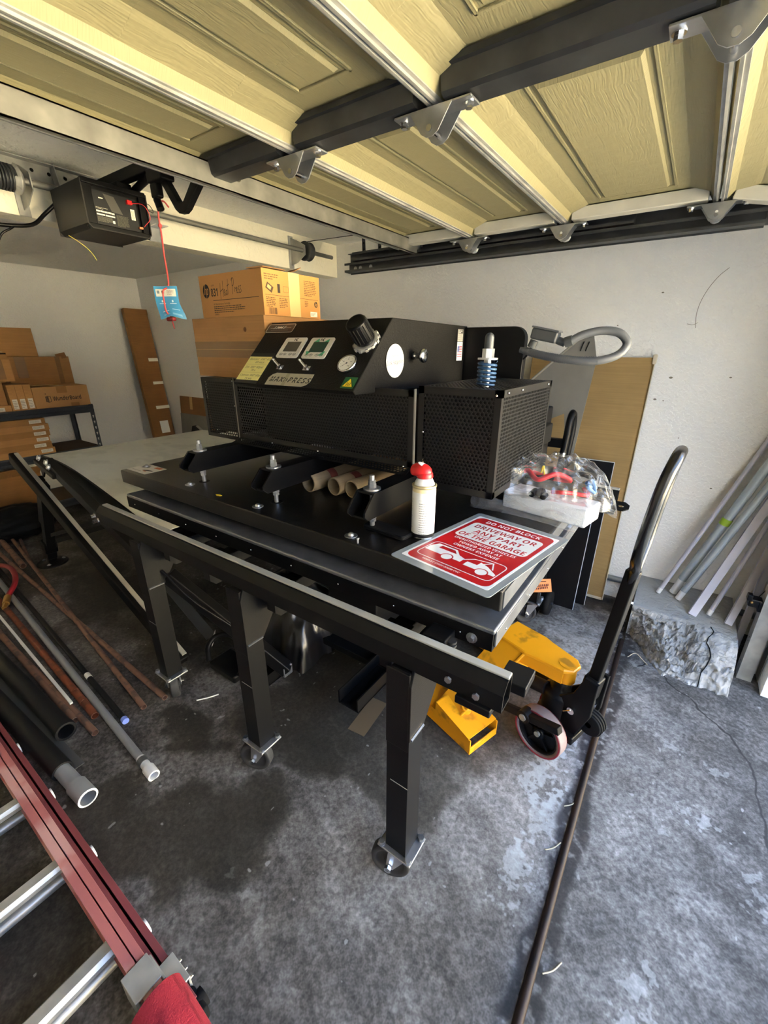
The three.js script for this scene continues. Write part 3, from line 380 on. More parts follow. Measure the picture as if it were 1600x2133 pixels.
HP.p('stray_screw', mg([cyl([-0.675, 0.991, -0.842], [-0.675, 1.004, -0.842], 0.003, 8), cyl([-0.675, 1.004, -0.842], [-0.675, 1.008, -0.842], 0.005, 8)]), M.zinc, { to: up_ });
// guards
const GP = mk('guard', '#121110', { phys: true, specularIntensity: 0.5, roughness: 0.42 });
const plane = (g, at, x, y) => place(g, at, x, y);
const gm = HP.p('front_guard', plane(perf(0.872, 0.247), [-1.1255, 1.258, -1.15], [1, 0, 0], [0, 1, 0]), GP, { label: 'perforated black front guard' });
HP.p('guard_lip', plane(perf(0.872, 0.05, 0.0127, 0.0044, 0.001, 0.004), [-1.1255, 1.131, -1.131], [1, 0, 0], [0, 0.35, -1]), GP, { to: gm });
HP.p('guard_edge', bb(-0.6885, 1.13, -1.156, -0.6845, 1.385, -1.148), M.greym, { to: gm, label: 'bright edge strip' }); HP.p('guard_edge', bb(-1.567, 1.13, -1.156, -1.563, 1.385, -1.149), M.greym, { to: gm });
const gl = HP.p('left_guard', plane(perf(0.232, 0.258), [-1.685, 1.249, -1.156], [1, 0, 0], [0, 1, 0]), GP, { label: 'perforated black guard left of panel' });
HP.p('guard_side', plane(perf(0.5, 0.258), [-1.801, 1.249, -1.406], [0, 0, -1], [0, 1, 0]), GP, { to: gl }); HP.p('guard_top', bb(-1.8, 1.376, -1.656, -1.42, 1.378, -1.156), GP, { to: gl });
const gr = HP.p('right_guard', plane(perf(0.26, 0.312), [-0.546, 1.238, -1.156], [1, 0, 0], [0, 1, 0]), GP, { label: 'perforated black guard right of panel' });
HP.p('guard_side', plane(perf(0.5, 0.312), [-0.416, 1.238, -1.406], [0, 0, -1], [0, 1, 0]), GP, { to: gr }); HP.p('guard_top', plane(perf(0.26, 0.5, 0.0127, 0.0044), [-0.546, 1.394, -1.406], [1, 0, 0], [0, 0, -1]), GP, { to: gr });
for (const [x, y, z] of [[-0.656, 1.258, -1.154], [-0.43, 1.38, -1.154], [-1.577, 1.37, -1.154], [-1.577, 1.268, -1.154], [-1.35, 1.139, -1.145], [-1.1, 1.139, -1.145], [-0.72, 1.139, -1.145], [-0.655, 1.11, -1.154]]) HP.p('guard_screw', new THREE.SphereGeometry(0.0042, 8, 6).translate(x, y, z), M.chrome, { to: x > -0.69 ? gr : x < -1.57 ? gl : gm });
for (const z of [-1.2, -1.32, -1.6]) HP.p('guard_screw', new THREE.SphereGeometry(0.0042, 8, 6).translate(-0.414, 1.385, z), M.chrome, { to: gr });
HP.p('press_core', mg([bb(-1.52, 1.13, -1.95, -0.73, 1.36, -1.26, 0.01), bb(-1.8, 1.118, -1.95, -0.46, 1.2, -1.78, 0.006)]), M.blkm, { label: 'black inner press frame' });
HP.p('actuator', mg([cyl([-0.55, 1.1, -1.42], [-0.55, 1.36, -1.42], 0.06, 20), bb(-0.62, 1.08, -1.55, -0.48, 1.11, -1.3, 0.005)]), M.galvd, { label: 'dark air cylinder behind right guard' });
HP.p('actuator', mg([cyl([-1.69, 1.1, -1.42], [-1.69, 1.36, -1.42], 0.06, 20), bb(-1.76, 1.08, -1.55, -1.62, 1.11, -1.3, 0.005)]), M.galvd);
HP.p('rear_post', bb(-1.75, 0.78, -2.12, -1.6, 1.25, -1.98, 0.006), M.blk); HP.p('rear_post', bb(-0.66, 0.78, -2.12, -0.51, 1.25, -1.98, 0.006), M.blk);
HP.p('added_dark_backing', bb(-0.662, 1.09, -1.64, -0.428, 1.384, -1.176), M.blkm, { to: gr }); HP.p('added_dark_backing', bb(-1.79, 1.15, -1.64, -1.572, 1.372, -1.175), M.blkm, { to: gl });  // black boxes added inside the guards to keep their holes dark
// control box
const cb = HP.p('control_box', extX([[-1.04, 1.3775], [-1.25, 1.5905], [-1.82, 1.586], [-1.82, 1.36], [-1.05, 1.368]], -1.411, -0.837, 0.002), M.blkt, { label: 'black textured control box' });
const ux = V(1, 0, 0), vv = V(0, 0.7121, -0.7021), nn = V(0, 0.7021, 0.7121), PP = (u, v, o = 0.0024) => V(-1.41 + u, 1.377, -1.04).addScaledVector(vv, v).addScaledVector(nn, o);
const onPanel = (name, g, u, v, m, label, o) => HP.p(name, place(g, PP(u, v, o), ux, vv), m, { to: cb, uv: true, label });
function display(green) { return canvas(256, 224, (x) => { x.fillStyle = '#dcdad0'; x.fillRect(0, 0, 256, 224); x.fillStyle = '#222'; x.fillRect(112, 10, 8, 28); x.beginPath(); x.moveTo(124, 24); x.lineTo(140, 10); x.lineTo(156, 10); x.lineTo(138, 24); x.lineTo(156, 40); x.lineTo(140, 40); x.closePath(); x.fill(); x.strokeStyle = '#c9b77a'; x.lineWidth = 2; x.beginPath(); x.moveTo(20, 22); x.lineTo(96, 22); x.moveTo(170, 22); x.lineTo(236, 22); x.stroke(); if (green) { x.fillStyle = '#3fae7c'; x.beginPath(); x.moveTo(50, 48); x.lineTo(90, 8); x.lineTo(108, 48); x.moveTo(160, 48); x.lineTo(206, 14); x.lineTo(212, 48); x.moveTo(20, 150); x.lineTo(80, 150); x.lineTo(40, 198); x.moveTo(170, 196); x.lineTo(214, 150); x.lineTo(230, 150); x.lineTo(222, 196); x.fill(); } x.fillStyle = green ? '#20463a' : '#4b4b43'; x.fillRect(48, 48, 164, 112); x.strokeStyle = '#2c2c2c'; x.lineWidth = 3; for (const c of [48, 94, 160, 206]) { x.beginPath(); x.ellipse(c, 190, 18, 12, 0, 0, 7); x.stroke(); x.fillStyle = '#444'; x.fillRect(c - 9, 186, 18, 7); } }, { roughness: 0.35 }); }
onPanel('display', decal(0.108, 0.093, 0.008, 0.004), 0.198, 0.17, display(false), 'white framed grey display', 0.002);
onPanel('display', decal(0.108, 0.093, 0.008, 0.004), 0.328, 0.168, display(true), 'white framed display with green film', 0.002);
const logo = canvas(512, 160, (x) => { x.fillStyle = '#17181a'; x.fillRect(0, 0, 512, 160); x.strokeStyle = '#c9c9c4'; x.lineWidth = 10; rrect(x, 8, 8, 496, 144, 30); x.stroke(); x.fillStyle = '#9fb3c4'; for (let i = 0; i < 5; i++) { x.beginPath(); x.moveTo(120 + i * 46, 90); x.lineTo(150 + i * 46, 40); x.lineTo(166 + i * 46, 40); x.lineTo(140 + i * 46, 92); x.fill(); } x.fillRect(60, 74, 250, 8); x.fillStyle = '#e4e8ea'; x.fillRect(200, 60, 90, 12); x.fillStyle = '#777'; x.fillRect(340, 66, 110, 14); x.fillRect(90, 110, 320, 8); }, { roughness: 0.3 });
onPanel('maker_plate', decal(0.15, 0.045, 0.008), 0.072, 0.268, logo, 'small black and silver maker plate');
const maxi = canvas(768, 208, (x) => { x.fillStyle = '#b9b49d'; x.fillRect(0, 0, 768, 208); x.fillStyle = '#a7a285'; x.fillRect(300, 0, 60, 208); x.fillStyle = '#1a1714'; x.save(); x.transform(1, 0, -0.22, 1, 40, 0); x.font = 'bold 118px sans-serif'; x.textBaseline = 'middle'; let X = 22; for (const [t, w] of [['M', 96], ['A', 84], ['X', 86], ['I', 30], ['•', 44], ['P', 82], ['R', 84], ['E', 74], ['S', 78], ['S', 78]]) { x.save(); x.translate(X + w / 2, 108); const m = x.measureText(t).width; x.scale((w - 10) / m, t === 'I' ? 0.75 : 1); x.fillText(t, -m / 2, t === 'I' ? 10 : 0); x.restore(); X += w; } x.restore(); x.fillStyle = '#b9b49d'; x.fillRect(40, 100, 690, 7); }, { roughness: 0.4, metalness: 0.3 });
{ const g = ext([[-0.103, -0.0265], [0.075, -0.0265], [0.093, -0.018], [0.103, -0.004], [0.103, 0.0265], [-0.075, 0.0265], [-0.093, 0.018], [-0.103, 0.004]], 0.0012); const p = g.attributes.position; for (let i = 0; i < p.count; i++) g.attributes.uv.setXY(i, p.getX(i) / 0.206 + 0.5, p.getY(i) / 0.053 + 0.5); onPanel('name_plate', g, 0.275, 0.028, maxi, 'silver name plate'); }
const note = canvas(384, 400, (x) => { x.fillStyle = '#e6dd8c'; x.fillRect(0, 0, 384, 400); x.strokeStyle = '#a89e58'; x.lineWidth = 3; for (const y of [134, 268]) { x.beginPath(); x.moveTo(0, y); x.lineTo(384, y + 4); x.stroke(); } x.fillStyle = '#5c5640'; x.font = 'italic 46px serif'; x.fillText('Banner: 356° 40psi', 22, 60); x.fillText('60 secs', 150, 112); x.fillText('Tri: 380° 80psi', 22, 196); x.fillText('70 s', 150, 246); x.fillText('Canvas 360° 60psi', 18, 330); x.fillText('75 sec', 130, 384); }, { roughness: 0.85 });
onPanel('magnet_strip', decal(0.126, 0.016, 0.001, 0.002), 0.066, 0.134, M.gplas, 'dark grey magnet strip'); onPanel('magnet_strip', decal(0.126, 0.014, 0.001, 0.002), 0.064, 0.0075, M.gplas, 'dark grey magnet strip');
onPanel('hand_note', decal(0.122, 0.113, 0.001, 0.0006), 0.064, 0.07, note, 'handwritten pale yellow note', 0.003);
for (const u of [0.2, 0.33]) { const s = onPanel('toggle_switch', mg([box(0.03, 0.018, 0.003, 0, 0, 0.0015), cyl([0, 0, 0], [0, 0, 0.012], 0.008, 12), cyl([0, 0, 0.01], [-0.018, 0.01, 0.03], 0.0045, 10), new THREE.SphereGeometry(0.0055, 10, 8).translate(-0.018, 0.01, 0.03)]), u, 0.078, M.chrome, 'chrome toggle switch'); }
{ const gf = canvas(256, 256, (x) => { x.fillStyle = '#e4e2d8'; x.fillRect(0, 0, 256, 256); x.fillStyle = '#333'; x.font = 'bold 22px sans-serif'; x.textAlign = 'center'; for (let i = 0; i < 9; i++) { const a = (225 - i * 33.75) * Math.PI / 180; x.save(); x.translate(128 + 98 * Math.cos(a), 128 - 98 * Math.sin(a)); x.rotate(Math.PI / 2 - a); x.fillRect(-2, -6, 4, 14); x.restore(); if (i % 2 === 0) x.fillText(String(i * 20), 128 + 68 * Math.cos(a), 136 - 68 * Math.sin(a)); } x.strokeStyle = '#111'; x.lineWidth = 6; x.beginPath(); x.moveTo(128, 128); x.lineTo(72, 186); x.stroke(); x.beginPath(); x.arc(128, 128, 14, 0, 7); x.fill(); }, { roughness: 0.3 });
  const ring = onPanel('pressure_gauge', lathe([[0.0, 0], [0.034, 0], [0.035, 0.004], [0.035, 0.012], [0.0315, 0.014], [0.03, 0.01], [0.0, 0.01]], [0, 0, 0], [0, 0, 1], 30), 0.498, 0.099, M.chrome, 'round chrome pressure gauge', 0.001); const fc = decal(0.06, 0.06, 0.0299, 0.0008); HP.p('dial', place(fc, PP(0.498, 0.099, 0.0118), ux, vv), gf, { to: ring, uv: true }); }
{ const w = canvas(160, 150, (x) => { x.fillStyle = '#1b5a34'; x.fillRect(0, 0, 160, 150); x.fillStyle = '#e3c02a'; x.beginPath(); x.moveTo(80, 14); x.lineTo(148, 132); x.lineTo(12, 132); x.fill(); x.strokeStyle = '#0d2416'; x.lineWidth = 8; x.stroke(); x.lineWidth = 7; for (const k of [60, 80, 100]) { x.beginPath(); x.moveTo(k, 116); x.bezierCurveTo(k - 12, 100, k + 12, 90, k, 72); x.stroke(); } }, { roughness: 0.35 }); onPanel('hot_surface_label', decal(0.05, 0.044, 0.002, 0.0006), 0.54, 0.03, w, 'green and yellow hot surface triangle'); }
{ const k = onPanel('pressure_knob', lathe([[0.0, 0], [0.035, 0], [0.035, 0.012], [0.031, 0.013], [0.031, 0.022], [0.0345, 0.024], [0.034, 0.082], [0.031, 0.087], [0.025, 0.088], [0.024, 0.085], [0, 0.085]], [0, 0, 0], [0, 0, 1], 28), 0.524, 0.194, M.plas, 'large black regulator knob', 0.0);
  const ribs = []; for (let i = 0; i < 18; i++) { const a = i / 18 * 6.2832; ribs.push(cyl([0.0343 * Math.cos(a), 0.0343 * Math.sin(a), 0.026], [0.0338 * Math.cos(a), 0.0338 * Math.sin(a), 0.08], 0.0022, 5)); } HP.p('grip_ribs', place(mg(ribs), PP(0.524, 0.194, 0), ux, vv), M.plas, { to: k });
  const ring = [lathe([[0.03, 0], [0.043, 0], [0.044, 0.004], [0.043, 0.01], [0.034, 0.012], [0.03, 0.012], [0.03, 0]], [0, 0, 0], [0, 0, 1], 28)]; for (let i = 0; i < 12; i++) { const a = i / 12 * 6.2832; ring.push(box(0.006, 0.01, 0.009, 0.0445, 0, 0.0055).rotateZ(a)); } HP.p('lock_ring', place(mg(ring), PP(0.524, 0.194, 0.002), ux, vv), M.alum, { to: k, label: 'notched aluminium lock ring' }); }
// things on the box side (x = -0.837)
const onSide = (name, g, z, y, m, label, o = 0.0024) => HP.p(name, place(g, [-0.837 + o, y, z], [0, 0, -1], [0, 1, 0]), m, { to: cb, uv: true, label });
{ const la = canvas(256, 256, (x) => { x.fillStyle = '#e9e7de'; x.fillRect(0, 0, 256, 256); x.fillStyle = '#35322c'; x.textAlign = 'center'; x.font = '20px sans-serif'; x.fillText('MADE IN', 128, 96); x.font = 'italic 44px serif'; x.save(); x.translate(128, 150); x.rotate(-0.08); x.fillText('Los Angeles', 0, 0); x.restore(); }); onSide('round_sticker', decal(0.108, 0.108, 0.0538), -1.262, 1.46, la, 'white round sticker'); }
onSide('push_knob', lathe([[0, 0], [0.014, 0], [0.014, 0.01], [0.01, 0.014], [0.011, 0.03], [0.0225, 0.036], [0.024, 0.042], [0.022, 0.048], [0.01, 0.051], [0, 0.051]], [0, 0, 0], [0, 0, 1], 24), -1.379, 1.476, M.chrome, 'round chrome push knob');
{ const sp = canvas(128, 128, (x) => { x.fillStyle = '#a9a69c'; x.fillRect(0, 0, 128, 128); x.fillStyle = '#3c3a36'; x.fillRect(6, 4, 116, 40); x.fillStyle = '#c9c6bc'; scrib(x, 12, 12, 100, 2, 15, '#c9c6bc', 0.7); scrib(x, 10, 54, 106, 7, 10, '#5a574f'); }); onSide('rating_plate', decal(0.05, 0.046, 0.001), -1.752, 1.551, sp, 'grey rating plate');
  const fm = canvas(160, 220, (x) => { x.fillStyle = '#eeeeea'; x.fillRect(0, 0, 160, 220); x.fillStyle = '#333'; x.font = 'bold 26px sans-serif'; x.textAlign = 'center'; x.fillText('MADE IN', 80, 32); x.fillText('U.S.A.', 80, 208); for (let i = 0; i < 13; i++) { x.fillStyle = i % 2 ? '#f2f2f0' : '#b5232d'; x.fillRect(12, 46 + i * 10, 136, 10); } x.fillStyle = '#27397c'; x.fillRect(12, 46, 60, 70); x.fillStyle = '#fff'; for (let i = 0; i < 5; i++) for (let j = 0; j < 6; j++) x.fillRect(17 + i * 11, 51 + j * 11, 4, 4); }); onSide('flag_sticker', decal(0.05, 0.073, 0.001), -1.752, 1.489, fm, 'white sticker with american flag'); }
// cross plate behind the right guard
{ const pts = [[-0.835, 1.372], [-0.586, 1.372], [-0.58, 1.38], [-0.58, 1.53]]; for (let i = 0; i <= 8; i++) { const a = i / 8 * Math.PI / 2; pts.push([-0.625 + 0.045 * Math.cos(a), 1.536 + 0.045 * Math.sin(a)]); } pts.push([-0.835, 1.581]); HP.p('cross_plate', extZ(pts, -1.84, -1.8, 0.002), M.blk, { label: 'black plate with rounded corner' }); }
// spring-loaded bolt on the right guard
{ const x = -0.505, z = -1.255, pts = []; for (let i = 0; i <= 6 * 16; i++) { const a = i / 16 * 6.2832; pts.push(V(x + 0.0245 * Math.cos(a), 1.4 + i / 96 * 0.066, z + 0.0245 * Math.sin(a))); }
  const b = HP.p('spring_bolt', mg([cyl([x, 1.39, z], [x, 1.47, z], 0.011, 14), cyl([x, 1.47, z], [x, 1.475, z], 0.029, 22), cyl([x, 1.475, z], [x, 1.5, z], 0.0175, 6)]), M.zinc, { label: 'zinc bolt standing on the guard' }); HP.p('coil_spring', new THREE.TubeGeometry(new THREE.CatmullRomCurve3(pts), 130, 0.0042, 7), M.blue, { to: b, label: 'blue coil spring' }); HP.p('stud', mg([cyl([x, 1.5, z], [x, 1.53, z], 0.013, 16), new THREE.SphereGeometry(0.013, 14, 8).translate(x, 1.53, z)]), M.greyp, { to: b }); }
// separate grey panel hung behind the press, junction box and flexible conduit
{ const rb = HP.p('loose_grey_panel', mg([extZ([[-0.8, 1.27], [-0.486, 1.577], [-0.455, 1.565], [-0.424, 1.447], [-0.463, 0.93], [-0.5, 0.93], [-0.54, 1.17], [-0.638, 1.121], [-0.8, 1.05]], -2.5, -2.496), bar([-0.8, 1.275, -2.47], [-0.48, 1.583, -2.47], 0.05, 0.004, V(0, 1, 0)), bb(-0.8, 1.05, -2.5, -0.72, 1.25, -2.0)]), M.greym, { label: 'separate grey sheet metal panel behind the press' });
  for (const x of [-0.5, -0.475]) HP.p('slot', bar([x - 0.008, 1.49, -2.4955], [x + 0.004, 1.535, -2.4955], 0.004, 0.006, V(0, 0, 1)), M.blkm, { to: rb });
  const cy = -0.03; const jb = HP.p('junction_box', box(0.1, 0.042, 0.06, 0, 0, 0, 0.008).rotateZ(-0.2).translate(-0.5, 1.548, -1.8), M.greyp, { label: 'grey junction box' }); HP.p('cover', box(0.104, 0.006, 0.064, 0, 0.022, 0, 0.002).rotateZ(-0.2).translate(-0.5, 1.548, -1.8), M.hose, { to: jb }); HP.p('nozzle', cyl([-0.54, 1.53, -1.8], [-0.55, 1.505, -1.8], 0.016, 14), M.greyp, { to: jb }); HP.p('wire', tube([[-0.548, 1.506, -1.8], [-0.56, 1.48, -1.8], [-0.575, 1.46, -1.8]], 0.004, 12, 6), M.plas, { to: jb }); HP.p('connector', mg([cyl([-0.452, 1.53, -1.8], [-0.425, 1.52, -1.8], 0.014, 12), cyl([-0.425, 1.522, -1.8], [-0.4, 1.53, -1.8], 0.019, 12)]), M.greyp, { to: jb });
  HP.p('flexible_conduit', tube([[-0.405, 1.528, -1.8], [-0.37, 1.548, -1.81], [-0.305, 1.562, -1.83], [-0.25, 1.552, -1.84], [-0.222, 1.52, -1.84], [-0.236, 1.485, -1.82], [-0.3, 1.46, -1.79], [-0.4, 1.462, -1.78], [-0.5, 1.476, -1.79], [-0.59, 1.496, -1.81]], 0.0145, 90, 14), M.hose, { label: 'ribbed grey flexible conduit' });
  const rings = []; const cv = new THREE.CatmullRomCurve3([[-0.3, 1.46, -1.79], [-0.4, 1.462, -1.78], [-0.5, 1.476, -1.79], [-0.59, 1.496, -1.81]].map(P3)); for (let i = 0; i < 40; i++) { const p = cv.getPointAt(i / 39), t = cv.getTangentAt(i / 39); rings.push(cyl(p.clone().addScaledVector(t, -0.0015), p.clone().addScaledVector(t, 0.0015), 0.0153, 12)); } HP.p('conduit_ribs', mg(rings), M.hose); }
// pedestal
HP.p('undercarriage', mg([bb(-1.8, 0.76, -2.0, -1.68, 0.85, -0.9, 0.004), bb(-0.48, 0.76, -2.0, -0.36, 0.85, -0.9, 0.004), bb(-1.8, 0.76, -1.1, -0.36, 0.84, -0.98, 0.004), bb(-1.8, 0.76, -2.0, -0.36, 0.84, -1.88, 0.004)]), M.blk);
HP.p('column', bb(-1.28, 0.16, -1.75, -0.98, 0.85, -1.35, 0.01), M.blkm, { label: 'black pedestal column' });
for (const x of [-1.4, -0.86]) HP.p('base_channel', mg([bb(x - 0.05, 0.012, -2.1, x + 0.05, 0.018, -0.99), bb(x + 0.044, 0.012, -2.1, x + 0.05, 0.075, -0.99), bb(x - 0.05, 0.012, -2.1, x - 0.044, 0.075, -0.99)]).translate(0, x < -1 ? -0.011 : 0.145, 0), M.blk, { label: 'black floor channel' });
HP.p('base_plate', bb(-1.45, 0.13, -1.9, -0.8, 0.165, -1.25, 0.004), M.blkm);

// ---------- shuttle frame in front of the press ----------
const SF = new Thing('shuttle_frame', 'long black shuttle rail frame on caster legs before the press', 'rail frame', [-1.07, 0, -0.7]);
function railShell(x0, x1, z, y) { // chamfered hollow rail; z = front face, y = bottom
  const o = [[z, y], [z, y + 0.043], [z - 0.02, y + 0.066], [z - 0.05, y + 0.066], [z - 0.05, y]], i = [[z - 0.004, y + 0.004], [z - 0.004, y + 0.041], [z - 0.022, y + 0.062], [z - 0.046, y + 0.062], [z - 0.046, y + 0.004]];
  const s = new THREE.Shape(o.map(([a, b]) => new THREE.Vector2(-a, b))); s.holes.push(new THREE.Path(i.map(([a, b]) => new THREE.Vector2(-a, b)))); return new THREE.ExtrudeGeometry(s, { depth: x1 - x0, bevelEnabled: false }).rotateY(Math.PI / 2).translate(x0, 0, 0);
}
const RB = mk('railb', '#0b0b0b', { phys: true, specularIntensity: 0.4, roughness: 0.55, map: TX.dusty });
const fr_ = SF.p('front_rail', railShell(-1.965, -0.18, -0.68, 0.804), RB, { label: 'black chamfered front rail' });
SF.p('guide_strip', bb(-1.955, 0.87, -0.727, -0.18, 0.876, -0.706, 0.002), M.strip, { to: fr_, label: 'pale worn steel guide strip' });
for (const [x, y] of [[-0.3, 0.832], [-0.235, 0.822]]) SF.p('bolt', hexbolt([x, y, -0.68], [0, 0, 1], 0.008, 0.006, 0), M.zinc, { to: fr_ });
SF.p('end_block', mg([bb(-0.21, 0.82, -0.80, -0.15, 0.845, -0.73, 0.003), bb(-0.28, 0.785, -0.74, -0.2, 0.805, -0.67, 0.003)]), M.blk, { to: fr_ });
SF.p('bolt', hexbolt([-1.97, 0.83, -0.675], [0, 0, 1], 0.008, 0.014), M.chrome, { to: fr_ }); SF.p('bolt', hexbolt([-1.945, 0.815, -0.675], [0, 0, 1], 0.009, 0.02), M.chrome, { to: fr_ });
const rr_ = SF.p('rear_rail', railShell(-1.965, -0.18, -2.2, 0.804), RB); SF.p('guide_strip', bb(-1.955, 0.87, -2.249, -0.18, 0.877, -2.222, 0.002), M.strip, { to: rr_ });
const LEGS = [[-0.42, -0.7, 0.25], [-1.035, -0.7, 0.4], [-1.64, -0.7, -0.5], [-0.5, -2.22, 0.6], [-1.64, -2.22, 0.2]];
for (const [x, z, sw] of LEGS) {
  const lg = SF.p('leg', mg([hollow([x, 0.155, z], [x, 0.62, z], 0.066, 0.066, 0.005, V(1, 0, 0)), bb(x - 0.028, 0.55, z - 0.028, x + 0.028, 0.8, z + 0.028, 0.004)]), M.blk, { label: 'black square tube leg' });
  SF.p('gusset', mg([extX([[z + 0.034, 0.6], [z + 0.034, 0.77], [z + 0.02, 0.806], [z - 0.16, 0.806], [z - 0.16, 0.78], [z - 0.035, 0.6]], x + 0.028, x + 0.036, 0.001), bb(x - 0.036, 0.56, z + 0.026, x + 0.03, 0.8, z + 0.034, 0.002)]), M.blkd, { to: lg, label: 'welded gusset plate' });
  SF.p('weld_bead', cyl([x + 0.037, 0.602, z + 0.03], [x + 0.037, 0.602, z - 0.03], 0.004, 6), M.steelp, { to: lg });
  SF.p('scratch_line', bb(x - 0.02, 0.43, z + 0.0335, x + 0.033, 0.4325, z + 0.0342), M.strip, { to: lg });
  const g = (q) => rotY(q, sw, x, z);
  const ct = SF.p('caster', mg([bb(x - 0.055, 0.146, z - 0.046, x + 0.055, 0.153, z + 0.046, 0.002), g(cyl([x, 0.128, z], [x, 0.147, z], 0.03, 18)), ...[-1, 1].map((s) => g(extZ([[x - 0.032, 0.13], [x + 0.03, 0.13], [x - 0.018, 0.052], [x - 0.04, 0.052]], z + s * 0.026 - 0.002, z + s * 0.026 + 0.002)))]), M.zinc, { label: 'zinc caster plate and fork' });
  for (const [a, b] of [[-1, -1], [1, -1], [-1, 1], [1, 1]]) SF.p('plate_bolt', hexbolt([x + a * 0.045, 0.153, z + b * 0.0365], [0, 1, 0], 0.009, 0.008, 1.2), M.zinc, { to: ct });
  SF.p('wheel', g(lathe([[0.0, -0.018], [0.02, -0.019], [0.02, -0.01], [0.044, -0.01], [0.046, -0.017], [0.058, -0.018], [0.062, -0.012], [0.062, 0.012], [0.058, 0.018], [0.046, 0.017], [0.044, 0.01], [0.02, 0.01], [0.02, 0.019], [0, 0.018]], [x - 0.03, 0.062, z], [0, 0, 1], 28)), mk('castw', '#2b2b2c', { roughness: 0.7 }), { to: ct, label: 'black rubber wheel' });
  SF.p('axle', g(mg([cyl([x - 0.03, 0.062, z - 0.04], [x - 0.03, 0.062, z + 0.04], 0.006, 10), cyl([x - 0.03, 0.062, z + 0.03], [x - 0.03, 0.062, z + 0.04], 0.0115, 6)])), M.chrome, { to: ct });
}
for (const x of [-1.56, -1.3, -0.96, -0.52]) { const c = SF.p('cross_tube', mg([bb(x - 0.03, 0.74, -2.19, x + 0.03, 0.79, -0.74, 0.004), bb(x - 0.04, 0.788, -0.84, x + 0.04, 0.796, -0.735, 0.003)]), M.blk); SF.p('bolt', hexbolt([x, 0.796, -0.8], [0, 1, 0], 0.012, 0.007, 1.6), M.galvd, { to: c }); SF.p('end_lug', extX([[-0.74, 0.79], [-0.735, 0.79], [-0.735, 0.72], [-0.755, 0.7], [-0.79, 0.7], [-0.79, 0.79]], x - 0.004, x + 0.034), M.blkd, { to: c }); }
SF.p('diagonal_brace', mg([bar([-1.62, 0.62, -0.76], [-1.24, 0.13, -1.02], 0.055, 0.055, V(0, 1, 0), 0.006)]), M.blk); SF.p('brace_end', box(0.03, 0.05, 0.05, -1.245, 0.135, -1.015, 0.004), M.zinc);
SF.p('brace_cable', tube([[-1.6, 0.66, -0.73], [-1.5, 0.53, -0.78], [-1.4, 0.38, -0.88], [-1.27, 0.2, -0.98]], 0.006, 30, 6), M.plas);
SF.p('side_block', mg([bb(-0.4, 0.83, -0.79, -0.34, 0.875, -0.735, 0.004)]), M.blk); { const b = []; for (let i = 0; i < 4; i++) b.push(cyl([-0.335, 0.83 + i * 0.01, -0.76], [-0.335, 0.836 + i * 0.01, -0.76], 0.012, 10)); SF.p('thread_stub', mg(b), M.galvd); }

